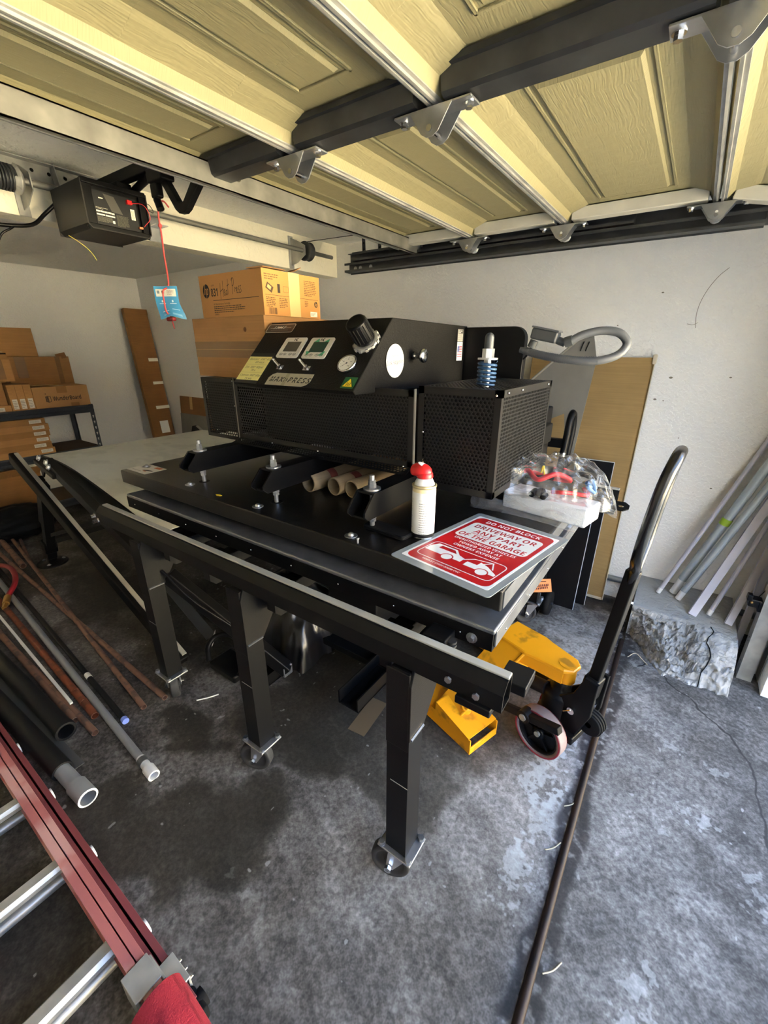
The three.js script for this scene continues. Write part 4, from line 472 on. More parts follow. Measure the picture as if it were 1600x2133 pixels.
// ---------- tilted feed frame on the left ----------
const FF = new Thing('feed_frame', 'black feed frame tilted down to the floor behind the pipes', 'rail frame', [-2.7, 0, -1.4]);
{ const d = V(0.903, -0.43, 0), n = V(0.43, 0.903, 0), at = (t, o) => V(-3.55, 0.86, 0).addScaledVector(d, t).addScaledVector(n, o);
  const rail = (z, nm) => { const p = at(0, -0.04), q = at(1.92, -0.04); const b = FF.p(nm, mg([bar(V(p.x, p.y, z), V(q.x, q.y, z), 0.05, 0.075, V(0, 1, 0), 0.008)]), RB); const a1 = at(0.02, 0.0), b1 = at(1.9, 0.0); FF.p('guide_strip', mg([bar(V(a1.x, a1.y, z - 0.012), V(b1.x, b1.y, z - 0.012), 0.022, 0.008, V(0, 1, 0))]), M.strip, { to: b }); return b; };
  rail(-0.85, 'side_rail'); rail(-2.15, 'side_rail');
  for (const z of [-0.9, -2.1]) { const t = at(0.28, -0.08), f = V(-3.62, 0.055, z); const lg = FF.p('leg', mg([bar(V(t.x, t.y, z), f, 0.06, 0.06, V(0, 0, 1), 0.006), bar(V(t.x - 0.09, t.y + 0.02, z - 0.02), V(f.x - 0.02, 0.32, z - 0.02), 0.05, 0.04, V(0, 0, 1), 0.004)]), M.blk); FF.p('foot', lathe([[0, 0], [0.098, 0], [0.1, 0.006], [0.094, 0.014], [0.035, 0.022], [0.025, 0.05], [0.018, 0.07], [0, 0.07]], [-3.63, 0, z], [0, 1, 0], 30), M.blk, { to: lg, label: 'round black levelling foot' }); for (const a of [0.6, 2.7, 4.8]) FF.p('foot_bolt', hexbolt([-3.63 + 0.07 * Math.cos(a), 0.016, z + 0.07 * Math.sin(a)], [0, 1, 0], 0.008, 0.006), M.zinc, { to: lg }); FF.p('clamp', bar(V(-3.60, 0.11, z), V(-3.57, 0.2, z), 0.08, 0.08, V(0, 0, 1), 0.01), M.blk, { to: lg }); }
  FF.p('tie_bar', mg([bb(-3.62, 0.16, -2.1, -3.57, 0.2, -0.88, 0.003), bb(-3.52, 0.25, -2.1, -3.48, 0.28, -0.9, 0.003)]), M.blk);
  FF.p('link_bar', mg([bar([-3.12, 0.845, -0.9], [-2.0, 0.52, -0.86], 0.05, 0.06, V(0, 1, 0), 0.006)]), M.blk); for (const [x, y] of [[-3.14, 0.876], [-3.04, 0.862], [-3.02, 0.836]]) FF.p('bolt', hexbolt([x, y, -0.868], [0, 0.5, 1], 0.014, 0.01, 1.4), M.zinc);
  FF.p('rail_bracket', bar([-3.2, 0.85, -0.88], [-2.95, 0.79, -0.88], 0.06, 0.03, V(0, 1, 0), 0.004), M.blk);
  // side cheek and fabric bed: a humped sheet
  const prof = []; for (let i = 0; i <= 24; i++) { const t = i / 24; prof.push([-3.46 + 1.34 * t, 0.83 + 0.045 * Math.sin(Math.min(1, t * 2.2) * Math.PI * 0.5) - 0.235 * Math.pow(t, 1.5)]); } prof[0][1] -= 0.05;
  const low = prof.map(([x, y]) => [x, y - 0.006]).reverse();
  FF.p('fabric_bed', extZ(prof.concat(low), -2.13, -0.955), M.fabric, { label: 'pale grey fabric sheet on a humped bed' });
  FF.p('side_cheek', extZ(prof.map(([x, y]) => [x, y + 0.004]).concat(prof.map(([x, y], i) => [x, y - 0.1 - 0.02 * Math.sin(i / 24 * 3)]).reverse()), -0.957, -0.945), M.blk, { label: 'black curved side plate' });
  FF.p('white_lead', bar([-2.14, 0.645, -1.0], [-2.06, 0.62, -1.0], 0.25, 0.004, V(0, 1, 0)), M.paper);
  FF.p('drop_bar', bar([-2.45, 0.18, -1.1], [-1.78, 0.09, -0.99], 0.055, 0.004, V(0, 1, 0)), M.greyp); FF.p('tag_end', place(sheet(0.06, 0.05, 0.002), [-1.755, 0.1, -0.985], [0.6, -0.2, 0.5], [0.3, 0.8, -0.2]), M.white, { label: 'white paper tag' });
}
// ---------- things on and round the press ----------
// boxes on the left guard
function carton(name, label, x0, y0, z0, x1, y1, z1, mats, group) { // mats: material or {px,py,pz} for printed faces; group at its base
  const w = x1 - x0, h = y1 - y0, d = z1 - z0, T = new Thing(name, label, 'box', [(x0 + x1) / 2, y0, (z0 + z1) / 2], group); const g = new THREE.BoxGeometry(w, h, d); const base = mats.base ?? M.card;
  const m = [mats.px ?? base, mats.nx ?? base, mats.py ?? base, base, mats.pz ?? base, base]; const o = new THREE.Mesh(g, m); o.castShadow = o.receiveShadow = true; o.name = 'carton'; o.position.set(0, h / 2, 0);
  const p = g.attributes.position, uv = g.attributes.uv, n = g.attributes.normal; for (let i = 0; i < p.count; i++) { const k = n.getX(i) > 0.5 ? mats.px : n.getX(i) < -0.5 ? mats.nx : n.getY(i) > 0.5 ? mats.py : n.getZ(i) > 0.5 ? mats.pz : null; if (!k) { const ax = Math.abs(n.getX(i)) > 0.5, ay = Math.abs(n.getY(i)) > 0.5; uv.setXY(i, ax ? p.getZ(i) : p.getX(i), ay ? p.getZ(i) : p.getY(i)); } }
  T.root.add(o); T.body = o; T.tape = (a, b, c, d2, e, f, m2 = M.tape, nm = 'tape') => T.p(nm, bb(a, b, c, d2, e, f), m2); return T;
}
const kraftBg = (x, w, h, c = '#b9854a') => { x.fillStyle = c; x.fillRect(0, 0, w, h); for (let i = 0; i < 900; i++) { x.fillStyle = rnd() > 0.5 ? 'rgba(90,55,20,0.05)' : 'rgba(240,200,140,0.05)'; x.fillRect(rnd() * w, rnd() * h, rr(2, 30), 1.5); } };
const hpLogo = (x, cx, cy, r, rx = 1) => { x.save(); x.translate(cx, cy); x.scale(rx, 1); x.fillStyle = '#1d1b1a'; x.beginPath(); x.arc(0, 0, r, 0, 7); x.fill(); x.strokeStyle = '#b9854a'; x.lineWidth = r * 0.17; x.lineCap = 'butt'; const L = (a) => { x.beginPath(); x.moveTo(...a[0]); for (const q of a.slice(1)) x.lineTo(...q); x.stroke(); }; L([[-0.18 * r, -r], [-0.62 * r, 0.5 * r]]); L([[-0.38 * r, -0.3 * r], [-0.1 * r, -0.3 * r], [-0.02 * r, -0.2 * r], [-0.22 * r, 0.5 * r]]); L([[0.32 * r, -0.36 * r], [-0.08 * r, r]]); L([[0.24 * r, -0.3 * r], [0.58 * r, -0.3 * r], [0.62 * r, -0.18 * r], [0.46 * r, 0.42 * r], [0.12 * r, 0.44 * r]]); x.restore(); };
{ const fr = canvas(1024, 410, (x, w, h) => { kraftBg(x, w, h); hpLogo(x, 110, 150, 68, 0.85); x.fillStyle = '#2a211b'; x.font = 'bold 104px sans-serif'; x.fillText('831', 190, 205, 132); x.font = '20px sans-serif'; x.fillText('LATEX', 206, 108); x.lineWidth = 5; x.strokeStyle = '#2a211b'; x.beginPath(); x.moveTo(215, 245); x.lineTo(960, 245); x.stroke(); x.font = '24px sans-serif'; x.fillText('HP Maintenance Cartridge', 215, 290); scrib(x, 215, 302, 560, 4, 18, '#4a3826', 0.45); x.font = 'bold 22px sans-serif'; x.fillText('CZ681A', 215, 388); x.save(); x.translate(350, 0); x.scale(0.78, 1); x.translate(-362, 0); x.strokeStyle = '#1c1816'; x.lineWidth = 6; x.lineCap = x.lineJoin = 'round'; const S = (...a) => { x.beginPath(); x.moveTo(a[0], a[1]); for (let i = 2; i < a.length; i += 6) x.bezierCurveTo(a[i], a[i + 1], a[i + 2], a[i + 3], a[i + 4], a[i + 5]); x.stroke(); };
    S(380, 90, 375, 140, 372, 190, 368, 235); S(440, 70, 436, 120, 430, 170, 424, 215); S(368, 165, 390, 160, 410, 155, 436, 140); S(446, 185, 462, 180, 474, 160, 462, 152, 446, 150, 440, 190, 452, 204, 464, 212, 476, 200, 482, 190); S(512, 160, 494, 152, 484, 190, 494, 204, 506, 208, 514, 180, 514, 164, 514, 180, 512, 196, 522, 204); S(548, 60, 542, 110, 536, 160, 534, 196); S(522, 122, 538, 120, 552, 112, 566, 106); S(640, 60, 634, 110, 630, 150, 626, 200); S(622, 76, 640, 40, 680, 50, 672, 92, 664, 124, 640, 130, 630, 124); S(672, 180, 676, 150, 684, 140, 694, 146, 702, 156, 706, 160, 712, 150); S(714, 176, 734, 168, 740, 140, 726, 142, 710, 150, 708, 192, 726, 194, 742, 190, 748, 172, 752, 162); S(780, 134, 756, 132, 758, 160, 770, 166, 784, 176, 776, 196, 752, 194); S(816, 130, 790, 128, 790, 158, 804, 164, 818, 174, 808, 196, 782, 192); x.restore(); });
  const sd = canvas(820, 410, (x, w, h) => { kraftBg(x, w, h, '#bd8646'); scrib(x, 30, 40, 190, 3, 20, '#6a4a28', 0.45); x.fillStyle = '#4a3520'; x.save(); x.translate(90, 160); x.rotate(0.5); x.fillRect(-45, -30, 90, 60); x.fillStyle = '#caa068'; x.fillRect(-30, -18, 50, 34); x.restore(); x.fillStyle = '#2e2318'; x.fillRect(195, 120, 36, 80); x.strokeStyle = '#7a5a34'; x.lineWidth = 4; x.strokeRect(275, 135, 70, 50); x.strokeStyle = '#5a3c1e'; x.beginPath(); x.moveTo(30, 225); x.lineTo(790, 225); x.stroke(); scrib(x, 36, 245, 130, 6, 16, '#5a3c1e', 0.45); scrib(x, 210, 245, 120, 6, 16, '#5a3c1e', 0.45); for (let i = 0; i < 24; i++) { x.fillStyle = '#3a2816'; x.fillRect(60 + i * 4.6, 338, rr(1, 3.6), 60); } scrib(x, 580, 50, 190, 9, 17, '#6a4726', 0.45); scrib(x, 580, 245, 60, 4, 16, '#6a4726', 0.45); hpLogo(x, 755, 270, 30, 0.9); x.fillStyle = '#e9e6dc'; x.fillRect(660, 345, 110, 50); scrib(x, 670, 356, 80, 3, 12, '#8a867a', 0.4); });
  const T = carton('cartridge_box', 'brown cartridge box marked 831 with Heat Press handwritten, on top of a larger box', -1.82, 1.6205, -1.54, -1.42, 1.782, -1.225, { pz: fr, px: sd, base: M.kraft });
  T.p('paper_tape', mg([bb(-1.4205, 1.6215, -1.42, -1.4188, 1.782, -1.36), bb(-1.82, 1.782, -1.42, -1.4188, 1.7832, -1.36)]), mk('ptape', '#d3b57c', { roughness: 0.7 }), { label: 'pale paper tape' });
  T.p('torn_flap', mg([bar([-1.5, 1.787, -1.28], [-1.43, 1.79, -1.3], 0.16, 0.003, V(0.2, 1, 0)), bar([-1.47, 1.79, -1.4], [-1.42, 1.8, -1.42], 0.07, 0.003, V(0.3, 1, 0.2))]), M.card2, { label: 'lifted torn top flap' }); }
{ const T = carton('shipping_box', 'plain brown shipping box with tape seam on the left guard', -1.905, 1.3785, -1.6, -1.425, 1.6195, -1.222, { base: M.card }); T.tape(-1.9055, 1.46, -1.2221, -1.4245, 1.525, -1.2212); T.p('seam', bb(-1.905, 1.491, -1.2212, -1.425, 1.4935, -1.2205), M.kraft); T.p('dark_spot', cyl([-1.545, 1.57, -1.222], [-1.545, 1.57, -1.2212], 0.009, 12), M.card3); }
// cardboard tubes under the guard
const TUB = [[-1.105, -1.09, 1.031, 0.036, 0.55, 0.06], [-1.0, -1.115, 1.028, 0.034, 0.55, 0.08], [-0.93, -1.13, 1.026, 0.033, 0.5, 0.05]];
['cardboard tube with faded red band, leftmost under guard', 'cardboard tube in the middle under the guard', 'cardboard tube half hidden behind the right arm'].forEach((l, i) => { const [x, z, y, r, L, s] = TUB[i]; const T = new Thing('cardboard_tube', l, 'tube', [x, 0.991, z], 'cardboard tubes under the press guard'); T.p('tube_wall', pipe([x, 0.991 + r + 0.0005, z], [x + L * s, 0.991 + r + 0.0005, z - L], r, r - 0.005, 26), M.tube); if (i < 2) T.p('red_band', pipe([x + 0.01, 0.991 + r + 0.0005, z - 0.085], [x + 0.013, 0.991 + r + 0.0005, z - 0.12], r + 0.0004, r - 0.001, 26), mk('rband' + i, '#7a3a34', { roughness: 0.8 })); });
single('thin_tube', 'thin spiral paper tube beside the right arm', 'tube', pipe([-0.785, 1.0045, -1.02], [-0.755, 1.0045, -1.45], 0.0125, 0.0105), M.tube, [-0.77, 0.992, -1.2]);
// air duster can
{ const x = -0.552, z = -0.99, lab = canvas(1024, 512, (c, w, h) => { c.fillStyle = '#dcdedd'; c.fillRect(0, 0, w, h); const grad = 20; c.fillStyle = '#d6c9a0'; c.fillRect(0, 0, w, grad); c.strokeStyle = '#b5b9ba'; c.lineWidth = 2; for (const X of [0, 330, 420, 680]) c.strokeRect(X + 10, 60, 250, 400); for (const X of [20, 340, 440, 700]) scrib(c, X, 76, 220, 17, 13, '#8d9192', 0.35); c.fillStyle = '#dcdedd'; c.fillRect(440, 300, 230, 170); for (let i = 0; i < 34; i++) { c.fillStyle = '#4a4d50'; c.fillRect(470 + i * 4.2, 320, rr(1, 3), 62); } c.fillStyle = '#3c3f42'; c.fillRect(452, 398, 170, 22); scrib(c, 460, 430, 160, 3, 12, '#8d9192', 0.35); c.fillStyle = '#cf5a2a'; c.fillRect(520, 52, 22, 20); c.fillRect(600, 52, 18, 18); }, { roughness: 0.35 });
  const T = new Thing('spray_can', 'white spray can with red nozzle cap standing on the press', 'spray can', [x, 0.991, z]);
  const b = lathe([[0.0325, 0.012], [0.033, 0.014], [0.033, 0.15]], [x, 0.9915, z], [0, 1, 0], 40); b.rotateY(0); const bt = T.p('can_body', b, lab, { uv: true }); T.p('bottom_rim', lathe([[0, 0.004], [0.028, 0], [0.033, 0.001], [0.0335, 0.004], [0.0325, 0.006], [0.0328, 0.013]], [x, 0.9915, z], [0, 1, 0], 40), M.chrome); T.p('dark_band', lathe([[0.0331, 0.007], [0.0333, 0.008], [0.0333, 0.016], [0.0331, 0.017]], [x, 0.9915, z], [0, 1, 0], 40), M.pipeb);
  T.p('top_rim', lathe([[0.033, 0.15], [0.0345, 0.153], [0.0345, 0.157], [0.031, 0.159], [0.029, 0.156], [0.027, 0.158]], [x, 0.9915, z], [0, 1, 0], 40), mk('rimgold', '#cfc39a', { metalness: 0.7, roughness: 0.35 })); T.p('shoulder', lathe([[0.0285, 0.156], [0.0265, 0.164], [0.022, 0.173], [0.0205, 0.178], [0, 0.18]], [x, 0.9915, z], [0, 1, 0], 36), M.white);
  const cap = new THREE.SphereGeometry(1, 28, 18).scale(0.032, 0.0225, 0.023); { const p = cap.attributes.position; for (let i = 0; i < p.count; i++) { const X = p.getX(i), Y = p.getY(i); if (Y < -0.008) p.setY(i, -0.008 + (Y + 0.008) * 0.35); if (X < 0) p.setY(i, p.getY(i) + 0.2 * X * (Y > 0 ? 0.35 : -0.55) * -1); } cap.computeVertexNormals(); } T.p('nozzle_cap', mg([cap.translate(x - 0.012, 1.184, z), lathe([[0.0215, 0], [0.023, 0.002], [0.022, 0.012], [0.018, 0.016]], [x, 1.168, z], [0, 1, 0], 30)]), M.redp, { label: 'red nozzle cap' });
  T.p('cap_sticker', new THREE.SphereGeometry(1, 16, 6, 0, 6.3, 0, 0.55).scale(0.0325, 0.0232, 0.0235).rotateZ(-0.35).translate(x - 0.012, 1.1842, z), M.white); }
// black pad
{ const g = ext(rrPts(0.15, 0.052, 0.01), 0.013, 0.003); g.rotateX(-Math.PI / 2).rotateY(-0.08).translate(-0.65, 0.9922, -0.955); single('rubber_pad', 'black rounded rubber pad lying beside the spray can', 'pad', g, M.rubber, [-0.65, 0.992, -0.955]); }
// dry leaf
{ const g = ext([[0, 0], [0.014, 0.009], [0.03, 0.006], [0.028, -0.002], [0.012, -0.005]], 0.0015); g.rotateX(-Math.PI / 2).translate(-1.365, 0.9915, -0.868); single('dry_leaf', 'small yellow leaf on the black slab', 'leaf', g, M.yelp, [-1.35, 0.991, -0.87]); }
// sign
{ const W = 0.262, H = 0.378, sm = canvas(820, 1180, (x, w, h) => {
    const RED = '#b51c22', WH = '#e3e4e2'; x.fillStyle = WH; x.fillRect(0, 0, w, h); x.fillStyle = RED; rrect(x, 22, 22, w - 44, h - 44, 80); x.fill(); x.textAlign = 'center';
    const T = (t, y, s, c, mw) => { x.fillStyle = c; x.font = `bold ${s}px sans-serif`; x.fillText(t, w / 2, y, mw); };
    T('DO NOT BLOCK', 122, 84, WH, 560); x.fillStyle = '#dadcd9'; rrect(x, 60, 160, w - 120, 380, 60); x.fill();
    T('DRIVEWAY OR', 278, 104, RED, 620); T('ANY PART', 392, 104, RED, 480); T('OF THE GARAGE', 508, 104, RED, 660); x.fillStyle = RED; x.fillRect(172, 406, 208, 9);
    T('UNAUTHORIZED VEHICLES', 600, 54, WH, 600); T('TOWED AWAY AT', 664, 54, WH, 420); T('OWNERS EXPENSE', 728, 54, WH, 440);
    x.strokeStyle = WH; x.lineWidth = 9; rrect(x, 62, 772, w - 124, 300, 60); x.stroke();
    x.fillStyle = WH; x.beginPath(); x.moveTo(74, 880); x.lineTo(110, 800); x.lineTo(300, 800); x.lineTo(365, 868); x.lineTo(430, 890); x.lineTo(430, 960); x.lineTo(74, 960); x.closePath(); x.fill(); x.fillStyle = RED; x.beginPath(); x.moveTo(150, 868); x.lineTo(158, 820); x.lineTo(290, 820); x.lineTo(335, 868); x.closePath(); x.fill();
    x.fillStyle = WH; x.beginPath(); x.moveTo(746, 950); x.lineTo(640, 880); x.lineTo(560, 850); x.lineTo(560, 910); x.lineTo(470, 910); x.lineTo(470, 980); x.lineTo(746, 980); x.closePath(); x.fill(); x.lineWidth = 12; x.beginPath(); x.moveTo(430, 905); x.lineTo(490, 840); x.lineTo(640, 800); x.lineTo(560, 905); x.moveTo(640, 800); x.lineTo(690, 900); x.stroke();
    for (const [a, b] of [[300, 960], [640, 985]]) { x.fillStyle = RED; x.beginPath(); x.arc(a, b, 56, 0, 7); x.fill(); x.fillStyle = WH; x.beginPath(); x.arc(a, b, 46, 0, 7); x.fill(); }
    x.font = 'italic bold 30px sans-serif'; x.fillText('VEHICLE CODE 22658 CVC', w / 2 - 60, 1120, 420);
  }, { roughness: 0.28 });
  const T = new Thing('warning_sign', 'laminated red and white do not block driveway sign on the press', 'sign', [-0.376, 0.992, -1.015]);
  const rot = (g) => g.rotateX(-Math.PI / 2).rotateY(-0.171).translate(-0.376, 0.9935, -1.015);
  T.p('laminate', rot(ext(rrPts(0.297, 0.428, 0.012), 0.0016)), mk('lam', '#868b8b', { roughness: 0.12 }), { label: 'grey plastic laminate margin' }); T.p('print', rot(decal(W, H, 0.006, 0.0005).translate(0, 0, 0.0016)), sm, { uv: true }); }
// crumpled plastic sleeve behind the sign
{ const wrap = (nx, nz, f) => { const g = new THREE.PlaneGeometry(1, 1, nx, nz), p = g.attributes.position; for (let i = 0; i < p.count; i++) { const q = f(p.getX(i) + 0.5, p.getY(i) + 0.5); p.setXYZ(i, q[0], q[1], q[2]); } g.computeVertexNormals(); return g; };
  const g = wrap(40, 16, (u, v) => { const a = v * 2 * Math.PI, r = 0.018 * (1 + 0.7 * (fbm(u * 14, v * 4 + 3, 3) - 0.4)), cx = -0.525 + 0.335 * u, cz = -1.295 + 0.03 * u - 0.02 * Math.sin(u * 3); return [cx + 0.01 * (vn(u * 20, v * 9) - 0.5), 0.996 + r * (1 + Math.sin(a)), cz + r * 1.8 * Math.cos(a)]; });
  single('plastic_sleeve', 'crumpled clear plastic sleeve between sign and foam block', 'plastic sleeve', g, M.film, [-0.36, 0.992, -1.29]);
  // foam block
  const fb = rotY(bb(-0.445, 0.9925, -1.45, -0.165, 1.052, -1.335, 0.006), -0.18, -0.3, -1.39).rotateZ(0); single('foam_block', 'white foam packing block under the plastic bag', 'foam block', fb, M.foam, [-0.3, 0.992, -1.39]);
  // bag with wires
  const bag = (s) => wrap(70, 46, (u, v) => { const a = (u - 0.5) * 2, b = (v - 0.5) * 2, e = Math.max(0, 1 - Math.pow(Math.abs(a), 2.6)) * Math.max(0, 1 - Math.pow(Math.abs(b), 2.6)); const w = 1.3 * (Math.abs(fbm(u * 9 + (s > 0 ? 0 : 20), v * 7, 3) - 0.5) * 4 - 0.45); return [-0.33 + 0.2 * a + 0.03 * b, (s > 0 ? 1.058 + 0.1 * Math.pow(e, 0.5) + 0.018 * w * Math.min(1, e * 3) + 0.004 : 1.054 + 0.004 * w) + (a > 0.55 ? -(a - 0.55) * 0.05 : 0) + (a < -0.6 ? (-0.6 - a) * 0.05 : 0), -1.455 + 0.13 * b - 0.03 * a + 0.02 * w]; });
  const T = new Thing('zip_bag', 'clear zip bag of red and black wires resting on the foam block', 'plastic bag', [-0.33, 1.053, -1.44]); T.p('film', mg([bag(1), bag(-1)]), M.film); T.p('zip_strip', tube([[-0.53, 1.07, -1.36], [-0.515, 1.1, -1.42], [-0.49, 1.1, -1.5]], 0.002, 20, 5), M.white);
  const wire = (n, m, pts, r = 0.005) => { single('wire_lead', n, 'wire', tube(pts, r, 50, 7), m, [pts[0][0], 1.055, pts[0][2]]); };
  wire('thick red lead looped inside the zip bag', M.redwire, [[-0.45, 1.075, -1.43], [-0.41, 1.105, -1.46], [-0.36, 1.09, -1.42], [-0.31, 1.11, -1.45], [-0.27, 1.085, -1.49], [-0.33, 1.08, -1.5], [-0.4, 1.09, -1.5]], 0.009);
  wire('second red lead at the bag front', M.redwire, [[-0.3, 1.066, -1.39], [-0.27, 1.075, -1.37], [-0.24, 1.07, -1.4], [-0.2, 1.066, -1.42], [-0.22, 1.07, -1.47]], 0.007);
  wire('thin yellow lead at the bag corner', M.yelp, [[-0.36, 1.105, -1.455], [-0.355, 1.13, -1.455], [-0.35, 1.1, -1.46]], 0.003);
  wire('bundle of pale blue string in the bag', M.bluet, [[-0.22, 1.08, -1.5], [-0.2, 1.1, -1.47], [-0.185, 1.07, -1.45], [-0.205, 1.09, -1.43], [-0.19, 1.075, -1.49], [-0.215, 1.095, -1.46]], 0.006);
  wire('black lead in the middle of the bag', M.rubber, [[-0.42, 1.07, -1.5], [-0.36, 1.085, -1.47], [-0.3, 1.08, -1.52], [-0.24, 1.11, -1.5], [-0.2, 1.09, -1.53]], 0.008);
  single('rubber_grip', 'black rubber clip poking out over the foam block', 'clip', mg([box(0.026, 0.02, 0.05, -0.33, 1.067, -1.36, 0.009), box(0.018, 0.016, 0.045, -0.312, 1.063, -1.34, 0.007), cyl([-0.345, 1.07, -1.36], [-0.35, 1.064, -1.33], 0.01, 10)]), M.rubber, [-0.33, 1.053, -1.35]);
}
// slotted bracket beyond the bag
{ const T = new Thing('slotted_bracket', 'black flat bracket with round holes jutting out past the bag', 'bracket', [-0.2, 0.93, -1.62]); const s = new THREE.Shape([[-0.3, 0], [-0.105, 0], [-0.09, 0.014], [-0.09, 0.034], [-0.105, 0.048], [-0.3, 0.048]].map((a) => new THREE.Vector2(...a))); for (const x of [-0.115, -0.15, -0.185]) s.holes.push(new THREE.Path().absellipse(x, 0.024, 0.009, 0.007, 0, 6.2832, true)); const g = new THREE.ExtrudeGeometry(s, { depth: 0.004, bevelEnabled: false, curveSegments: 12 }).rotateX(-1.2).translate(0, 0.975, -1.6); T.p('plate', g, M.blk); T.p('slide_bar', mg([bb(-0.32, 0.955, -1.66, -0.13, 0.972, -1.6, 0.003), bb(-0.28, 0.948, -1.66, -0.22, 0.978, -1.595, 0.003)]), M.blk); }

// ---------- behind the press ----------
function leanSheet(name, label, x0, x1, zb, zt, h, th, m, cat, em) { const T = new Thing(name, label, cat, [(x0 + x1) / 2, 0, zb]); const b = bar([(x0 + x1) / 2, 0.002, zb], [(x0 + x1) / 2, h, zt], x1 - x0, th, V(0, 0, 1)); T.p('panel', b, m); if (em) { const w = 0.003; for (const x of [x0, x1]) T.p('edge', bar([x, 0.002, zb], [x, h, zt], w, th + 0.002, V(0, 0, 1)), em); T.p('edge', bar([(x0 + x1) / 2, h - 0.001, zt], [(x0 + x1) / 2, h + 0.002, zt], x1 - x0, th + 0.002, V(0, 0, 1)), em); } return T; }
{ const T = leanSheet('cardboard_sheet', 'tall brown cardboard sheet leaning on the side wall', -0.83, -0.184, -2.715, -2.775, 1.458, 0.012, M.cardp, 'cardboard'); T.p('frayed_edge', mg([bar([-0.185, 0.01, -2.71], [-0.185, 1.465, -2.77], 0.004, 0.02, V(0, 0, 1)), bar([-0.34, 0.012, -2.705], [-0.19, 0.014, -2.705], 0.012, 0.016, V(0, 0, 1)), box(0.02, 0.05, 0.02, -0.188, 1.45, -2.764, 0.006)]), mk('fray', '#cfc3aa', { roughness: 0.9 }), { label: 'pale torn paper edge' }); }
leanSheet('black_board', 'black board with white edge leaning nearest, behind the press', -0.515, -0.315, -2.49, -2.61, 0.83, 0.006, M.board, 'board', M.edge);
leanSheet('black_board', 'black board mostly hidden, between the front board and the cardboard', -0.47, -0.268, -2.585, -2.67, 0.9, 0.006, M.board, 'board', M.edge);
{ const T = new Thing('hand_truck', 'black hand truck with loop handle behind the press', 'hand truck', [-0.5, 0, -2.42]); const loop = []; for (let i = 0; i <= 14; i++) { const a = Math.PI * i / 14; loop.push([-0.47, 1.1 + 0.095 * Math.sin(a), -2.31 - 0.055 * (1 - Math.cos(a))]); } T.p('loop_handle', tube([[-0.5, 0.1, -2.28], [-0.49, 0.7, -2.3], [-0.475, 1.0, -2.305], ...loop, [-0.475, 1.0, -2.42], [-0.49, 0.7, -2.42], [-0.5, 0.1, -2.42]], 0.017, 90, 12), M.blk); T.p('cross_bar', bb(-0.68, 1.02, -2.34, -0.46, 1.065, -2.3, 0.005), M.blk); T.p('clamp', mg([cyl([-0.475, 0.985, -2.285], [-0.475, 1.005, -2.285], 0.02, 12), new THREE.SphereGeometry(0.012, 10, 8).translate(-0.505, 0.995, -2.27)]), M.chrome); T.p('wheel', lathe([[0, -0.02], [0.07, -0.02], [0.075, 0], [0.07, 0.02], [0, 0.02]], [-0.44, 0.076, -2.36], [1, 0, 0], 24), M.rubber); T.p('axle', cyl([-0.56, 0.076, -2.36], [-0.41, 0.076, -2.36], 0.01, 10), M.galvd); T.p('toe_plate', bb(-0.62, 0.004, -2.46, -0.48, 0.01, -2.26), M.blk); }
{ const om = canvas(256, 192, (x) => { x.fillStyle = '#e08a58'; x.fillRect(0, 0, 256, 192); x.fillStyle = '#4a241a'; x.fillRect(70, 30, 130, 12); x.save(); x.transform(1, -0.1, 0, 1, 0, 20); x.fillRect(24, 70, 200, 34); x.fillRect(24, 112, 190, 30); x.fillStyle = '#e08a58'; for (let i = 0; i < 9; i++) { x.fillRect(38 + i * 21, 70, 6, 24); x.fillRect(32 + i * 20, 118, 7, 24); } x.restore(); }); const T = new Thing('orange_tag', 'small orange printed tag under the press right side', 'tag', [-0.44, 0.28, -2.1]); T.p('card', place(decal(0.11, 0.075, 0.002, 0.002), [-0.44, 0.325, -2.09], [0.85, 0.18, -0.3], [-0.2, 0.97, 0]), om, { uv: true }); T.p('tie', cyl([-0.44, 0.36, -2.09], [-0.43, 0.72, -2.1], 0.002, 6), M.rubber); }
{ const T = new Thing('wall_conduit', 'grey metal conduit running low along the side wall', 'conduit', [0.1, 0.1, -2.77]); T.p('pipe', cyl([-0.83, 0.143, -2.776], [0.555, 0.138, -2.776], 0.019, 16), M.conduit); T.p('coupling', cyl([0.05, 0.14, -2.776], [0.12, 0.14, -2.776], 0.0225, 16), M.conduit); }

